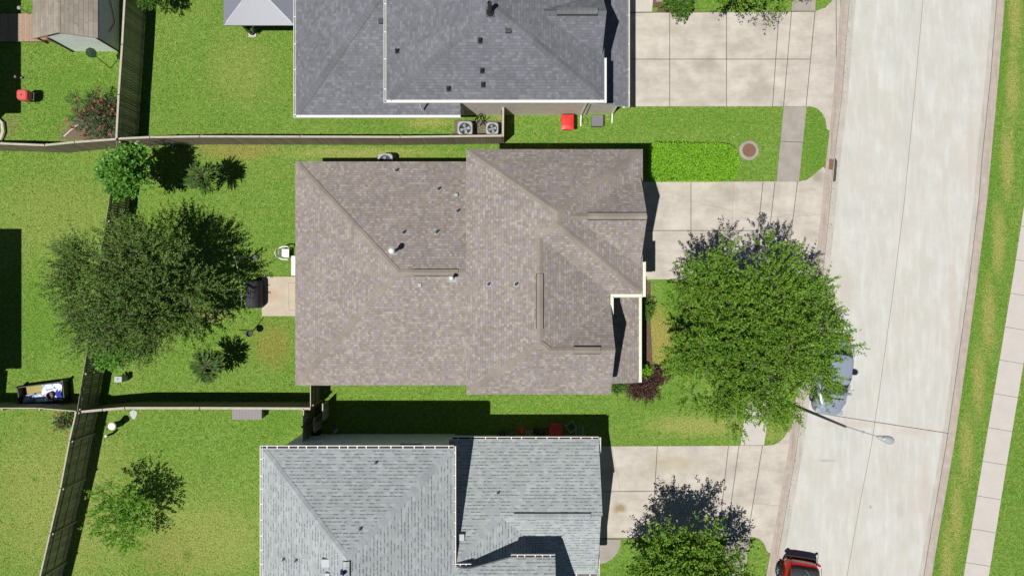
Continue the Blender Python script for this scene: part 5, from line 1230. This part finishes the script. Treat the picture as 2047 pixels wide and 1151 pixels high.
# covered box with blue and white vinyl
t = thing('vinyl_covered_box', 'open topped box draped with blue and white printed vinyl beside the lower left fence', 'box', PX(85, 785))
z = .6; P4 = [tuple(PX(*p, z))[:2] for p in [(33, 774), (125, 762), (129, 802), (38, 808)]]
mb = MB()
for i in range(4):
    a, b = Vector(P4[i]), Vector(P4[(i+1) % 4]); d = (b-a).normalized(); n = Vector((d.y, -d.x)); cen = Vector((sum(p[0] for p in P4)/4, sum(p[1] for p in P4)/4))
    if n.dot(cen-a) < 0: n = -n
    mb.prism([tuple(a), tuple(b), tuple(b+n*.05), tuple(a+n*.05)], 0, z)
for p in P4: mb.box(p[0]-.06, p[0]+.06, p[1]-.06, p[1]+.06, 0, z+.08)
mb.build('frame', M['blackmetal'], t)
rg = np.random.default_rng(5); nx, ny = 34, 16; vs = []
for i in range(nx+1):
    for j in range(ny+1):
        u, v = i/nx, j/ny; a = Vector(P4[0]).lerp(Vector(P4[1]), .04+.92*u); b = Vector(P4[3]).lerp(Vector(P4[2]), .04+.92*u); p = a.lerp(b, .06+.88*v)
        hz = .42+.10*math.sin(u*9+v*3)*math.sin(v*6+1)+.16*u+rg.normal(0, .008)
        if u < .48 and v < .55: hz = .12+.03*math.sin(u*20)
        vs.append((p.x, p.y, hz))
fs = [(i*(ny+1)+j, i*(ny+1)+j+1, (i+1)*(ny+1)+j+1, (i+1)*(ny+1)+j) for i in range(nx) for j in range(ny)]
mb = MB()
for f_ in fs:
    i, j = divmod(f_[0], ny+1); mb.m.append(1 if (i/nx < .46 and j/ny < .5) else 0); mb.f.append(list(f_)); mb.uv.append(None)
mb.v = vs; mb.build('vinyl_sheet', [M['tarp'], plain('mustard boards', (.30, .25, .07), .7)], t, smooth=True)
mb = MB(); q = PX(97, 791, .75); mb.lathe([(.17, .45), (.21, .62), (.20, .70), (.16, .70), (.13, .52)], q.x, q.y, 20); tag(mb.build('bucket', plain('maroon plastic', (.10, .03, .035), .5)), 'round maroon bucket standing on the blue and white vinyl', 'bucket')
# utility things on the lawns
t = thing('utility_pedestal', 'small grey utility pedestal near the dark fence, above the lower fence', 'utility box', PX(250, 755))
q = PX(236, 758, .7); mb = MB(); mb.box(q.x-.20, q.x+.20, q.y-.15, q.y+.15, 0, .66); mb.build('casing', M['greymetal'], t); mb = MB(); mb.rbox(q.x-.22, q.x+.22, q.y-.17, q.y+.17, .662, .72, .03); mb.build('lid', M['palegrey'], t)
mb = MB(); mb.box(q.x-.06, q.x-.02, q.y-.02, q.y+.02, .72, .74); mb.box(q.x-.02, q.x+.03, q.y+.03, q.y+.07, .72, .74); mb.build('bolts', M['blackmetal'], t)
def drum(label, px, py, h, r):
    q = PX(px, py, h); t = thing('standpipe', label, 'standpipe', (q.x, q.y, 0), 'white capped standpipes on the lower lawn')
    mb = MB(); mb.lathe([(r*.85, 0), (r*.85, h-.12)], q.x, q.y, 20); mb.build('pipe', M['greendisc'], t)
    mb = MB(); mb.lathe([(r, h-.12), (r*1.02, h-.03), (r*.8, h), (r*.2, h+.01)], q.x, q.y, 20); mb.build('cap', M['white'], t)
drum('larger white capped standpipe on the lawn below the fence corner', 222.5, 852, .95, .21); drum('thin white capped standpipe below the larger one', 210.5, 871.5, .75, .075)
mb = MB(); q = PX(267, 828); mb.prism([(q.x+.2*math.cos(a)*(1+.25*math.sin(3*a)), q.y+.26*math.sin(a)) for a in [2*PI*k/12 for k in range(12)]], 0, .03); tag(mb.build('stepping_stone', M['palegrey']), 'pale flat stone lying on the lawn just under the lower fence', 'stone')
mb = MB(); q = PX(86, 298); mb.box(q.x-.13, q.x+.13, q.y-.06, q.y+.12, 0, .07); tag(mb.build('paving_block', M['stone']), 'pale paving block on the grass below the left fence', 'paving block')
mb = MB(); mb.tube(PXL([(-5, 237), (5, 246), (7, 262), (4, 272), (0, 280)], .12), .10, 8); tag(mb.build('edging_stones', M['stone']), 'curved pale stone edging at the left edge of the picture', 'edging')
mb = MB(); mb.tube(PXL([(128, 273), (140, 262), (152, 252), (166, 248)], .06), .05, 6); tag(mb.build('bed_edging', M['stone']), 'pale curved edging under the coral flowering bush', 'edging')
# clutter beside the south house (in its shade)
def conep(px, py):
    q = PX(px, py, .3); t = thing('traffic_cone', 'orange traffic cone in the shade left of the red bin', 'cone', (q.x, q.y, 0)); mb = MB(); mb.lathe([(.15, .04), (.10, .25), (.04, .62), (.02, .63)], q.x, q.y, 18); mb.build('body', M['orange'], t); mb = MB(); mb.box(q.x-.2, q.x+.2, q.y-.2, q.y+.2, 0, .04); mb.build('base', M['orange'], t)
conep(1043, 863)
t = thing('folded_chair', 'grey square frame of a folded garden chair in the shade right of the red bin', 'chair frame', PX(1142, 853)); q = PX(1142, 854, .7)
mb = MB(); Rz = Matrix.Translation((q.x, q.y, 0)) @ Matrix.Rotation(math.radians(35), 4, 'Z')
mb.tube([Rz @ Vector(p) for p in ((-.22, -.22, .7), (.22, -.22, .7), (.25, .22, .7), (-.22, .24, .7), (-.22, -.22, .7))], .02, 6); mb.build('frame', M['palegrey'], t)
mb = MB(); mb.box(-.18, .18, -.18, .18, .42, .46, 0, Rz); mb.build('seat', M['darkplastic'], t)
for a in (-1, 1):
    for b in (-1, 1): mb = MB(); mb.tube([Rz @ Vector((a*.2, b*.2, .7)), Rz @ Vector((a*.24, b*.24, 0))], .015, 6); mb.build('leg', M['greymetal'], t)
t = thing('garden_cart', 'small dark wire cart in the shade near the right corner of the south garage wing', 'cart', PX(1158, 862)); q = PX(1158, 863, .5)
mb = MB()
for i in range(6): mb.tube([(q.x-.2, q.y-.3+i*.12, .45), (q.x+.2, q.y-.3+i*.12, .45)], .008, 4)
for x in (-.2, 0, .2): mb.tube([(q.x+x, q.y-.32, .45), (q.x+x, q.y+.32, .45)], .012, 4)
for x in (-.2, .2): mb.tube([(q.x+x, q.y-.32, .75), (q.x+x, q.y+.32, .75)], .012, 4)
mb.build('basket', M['greymetal'], t)
for a in (-1, 1):
    for b in (-1, 1): mb = MB(); mb.tube([(q.x+a*.2, q.y+b*.3, .75), (q.x+a*.2, q.y+b*.3, .05)], .012, 5); mb.build('leg', M['greymetal'], t)
t = thing('milk_crate', 'pale wire crate in the shade between the cone and the red bin', 'crate', PX(1057, 868)); q = PX(1058, 868, .3); mb = MB()
for i in range(5):
    mb.tube([(q.x-.2, q.y-.15+i*.075, .3), (q.x+.2, q.y-.15+i*.075, .3)], .010, 4)
mb.tube([(q.x-.2, q.y-.17, .3), (q.x+.2, q.y-.17, .3), (q.x+.2, q.y+.17, .3), (q.x-.2, q.y+.17, .3), (q.x-.2, q.y-.17, .3)], .015, 4)
for z in (.02, .15): mb.tube([(q.x-.2, q.y-.17, z), (q.x+.2, q.y-.17, z), (q.x+.2, q.y+.17, z), (q.x-.2, q.y+.17, z), (q.x-.2, q.y-.17, z)], .012, 4)
mb.build('wires', M['palegrey'], t)
def pot(label, px, py, r, h, mat):
    q = PX(px, py, h); mb = MB(); mb.lathe([(r*.7, 0), (r, h), (r*.9, h), (r*.75, h-.06)], q.x, q.y, 16); tag(mb.build('plant_pot', mat), label, 'pot', 'plant pots beside the south house')
pot('dark plant pot just left of the red bin in the shade', 1083, 864, .19, .3, M['darkplastic']); pot('grey plant pot left of the orange cone in the shade', 1024, 866, .17, .3, M['midgrey'])
pot('dark plant pot furthest left in the row of clutter above the garage wing roof', 1004, 868, .2, .28, M['darkplastic'])
pot('tall dark plant pot between the wire crate and the red bin', 1072, 862, .17, .45, M['blackmetal'])
mb = MB(); q = PX(670, 862, .3); Rz = Matrix.Translation((q.x, q.y, 0)) @ Matrix.Rotation(.7, 4, 'Z'); mb.rbox(-.11, .11, -.09, .09, 0, .3, .03, 0, Rz); tag(mb.build('small_box', M['palegrey']), 'small pale box on the dark ground near the timber gates', 'box')
mb = MB(); q = PX(656, 871, .3); mb.lathe([(.07, 0), (.1, .25), (.09, .25)], q.x, q.y, 12); mb.tube([(q.x, q.y, .2), (q.x+.1, q.y-.2, .3)], .02, 5); tag(mb.build('watering_can', M['midgrey']), 'tiny grey watering can beside the small pale box near the gates', 'watering can')
mb = MB(); q = PX(634, 870); mb.rbox(q.x-.35, q.x+.25, q.y-.3, q.y+.3, 0, .5, .08); tag(mb.build('storage_tub', M['black']), 'black storage tub in the deep shade behind the timber gates', 'tub')
# blades standing proud of the lawns (they also creep over the paving edges)
rg = np.random.default_rng(123); n_b = 230000
q = np.stack([rg.uniform(-29.6, 29.6, n_b), rg.uniform(-16.7, 16.7, n_b)], 1); ok = np.ones(n_b, bool)
def inpoly(q, P):
    r = np.zeros(len(q), bool); j = len(P)-1
    for i in range(len(P)):
        (xi, yi), (xj, yj) = P[i], P[j]
        if yi != yj: r ^= ((yi > q[:, 1]) != (yj > q[:, 1])) & (q[:, 0] < (xj-xi)*(q[:, 1]-yi)/(yj-yi)+xi)
        j = i
    return r
A_, B_ = PXL(ext(LB)), PXL(ext(RB)); KEEP_OUT.append([(p.x, p.y) for p in A_]+[(p.x, p.y) for p in reversed(B_)])
A_, B_ = PXL(ext(WL)), PXL(ext(WR)); KEEP_OUT.append([(p.x, p.y) for p in A_]+[(p.x, p.y) for p in reversed(B_)])
for c_ in ((-11.1, 6, -4.7, 6.3), (-11, 5.7, 9.9, 20), (-12, 4.2, -20, -8.4), (-11.1, -1.9, -4.7, 6.3)): KEEP_OUT.append(rect(*c_))
for P_ in KEEP_OUT: ok &= ~inpoly(q, P_)
q = q[ok]; k = len(q); D = rg.normal(0, 1, (k, 3)); D[:, 2] = np.abs(D[:, 2])*.35+.12
o = leaf_object('grass_blades', np.column_stack([q, np.full(k, .006)]), D, np.array([0, 0, 1.0])+rg.normal(0, .5, (k, 3)), rg.uniform(.05, .11, k), rg.uniform(.02, .045, k), M['blade'], None)
o['kind'] = 'stuff'; o['label'] = 'mown green grass covering the lawns between the houses'; o['category'] = 'grass'
# kerb leaf litter and small debris as stuff
rg = np.random.default_rng(77); k = 260
yy = rg.uniform(0, 1150, k); xs = np.interp(yy, [p[1] for p in LE], [p[0] for p in LE])+rg.normal(3, 5, k)
P = np.array([tuple(PX(a, b))[:2]+(.022,) for a, b in zip(xs, yy)]); D = rg.normal(0, 1, (k, 3)); D[:, 2] = .03
o = leaf_object('leaf_litter', P, D, np.tile([0, 0, 1.0], (k, 1)), rg.uniform(.04, .09, k), rg.uniform(.02, .05, k), leaf_mat('dry leaves', [(.16, .10, .05), (.25, .17, .08), (.1, .08, .04)], .1), None)
o['kind'] = 'stuff'; o['label'] = 'scattered dry leaves in the left gutter of the road'; o['category'] = 'leaf litter'
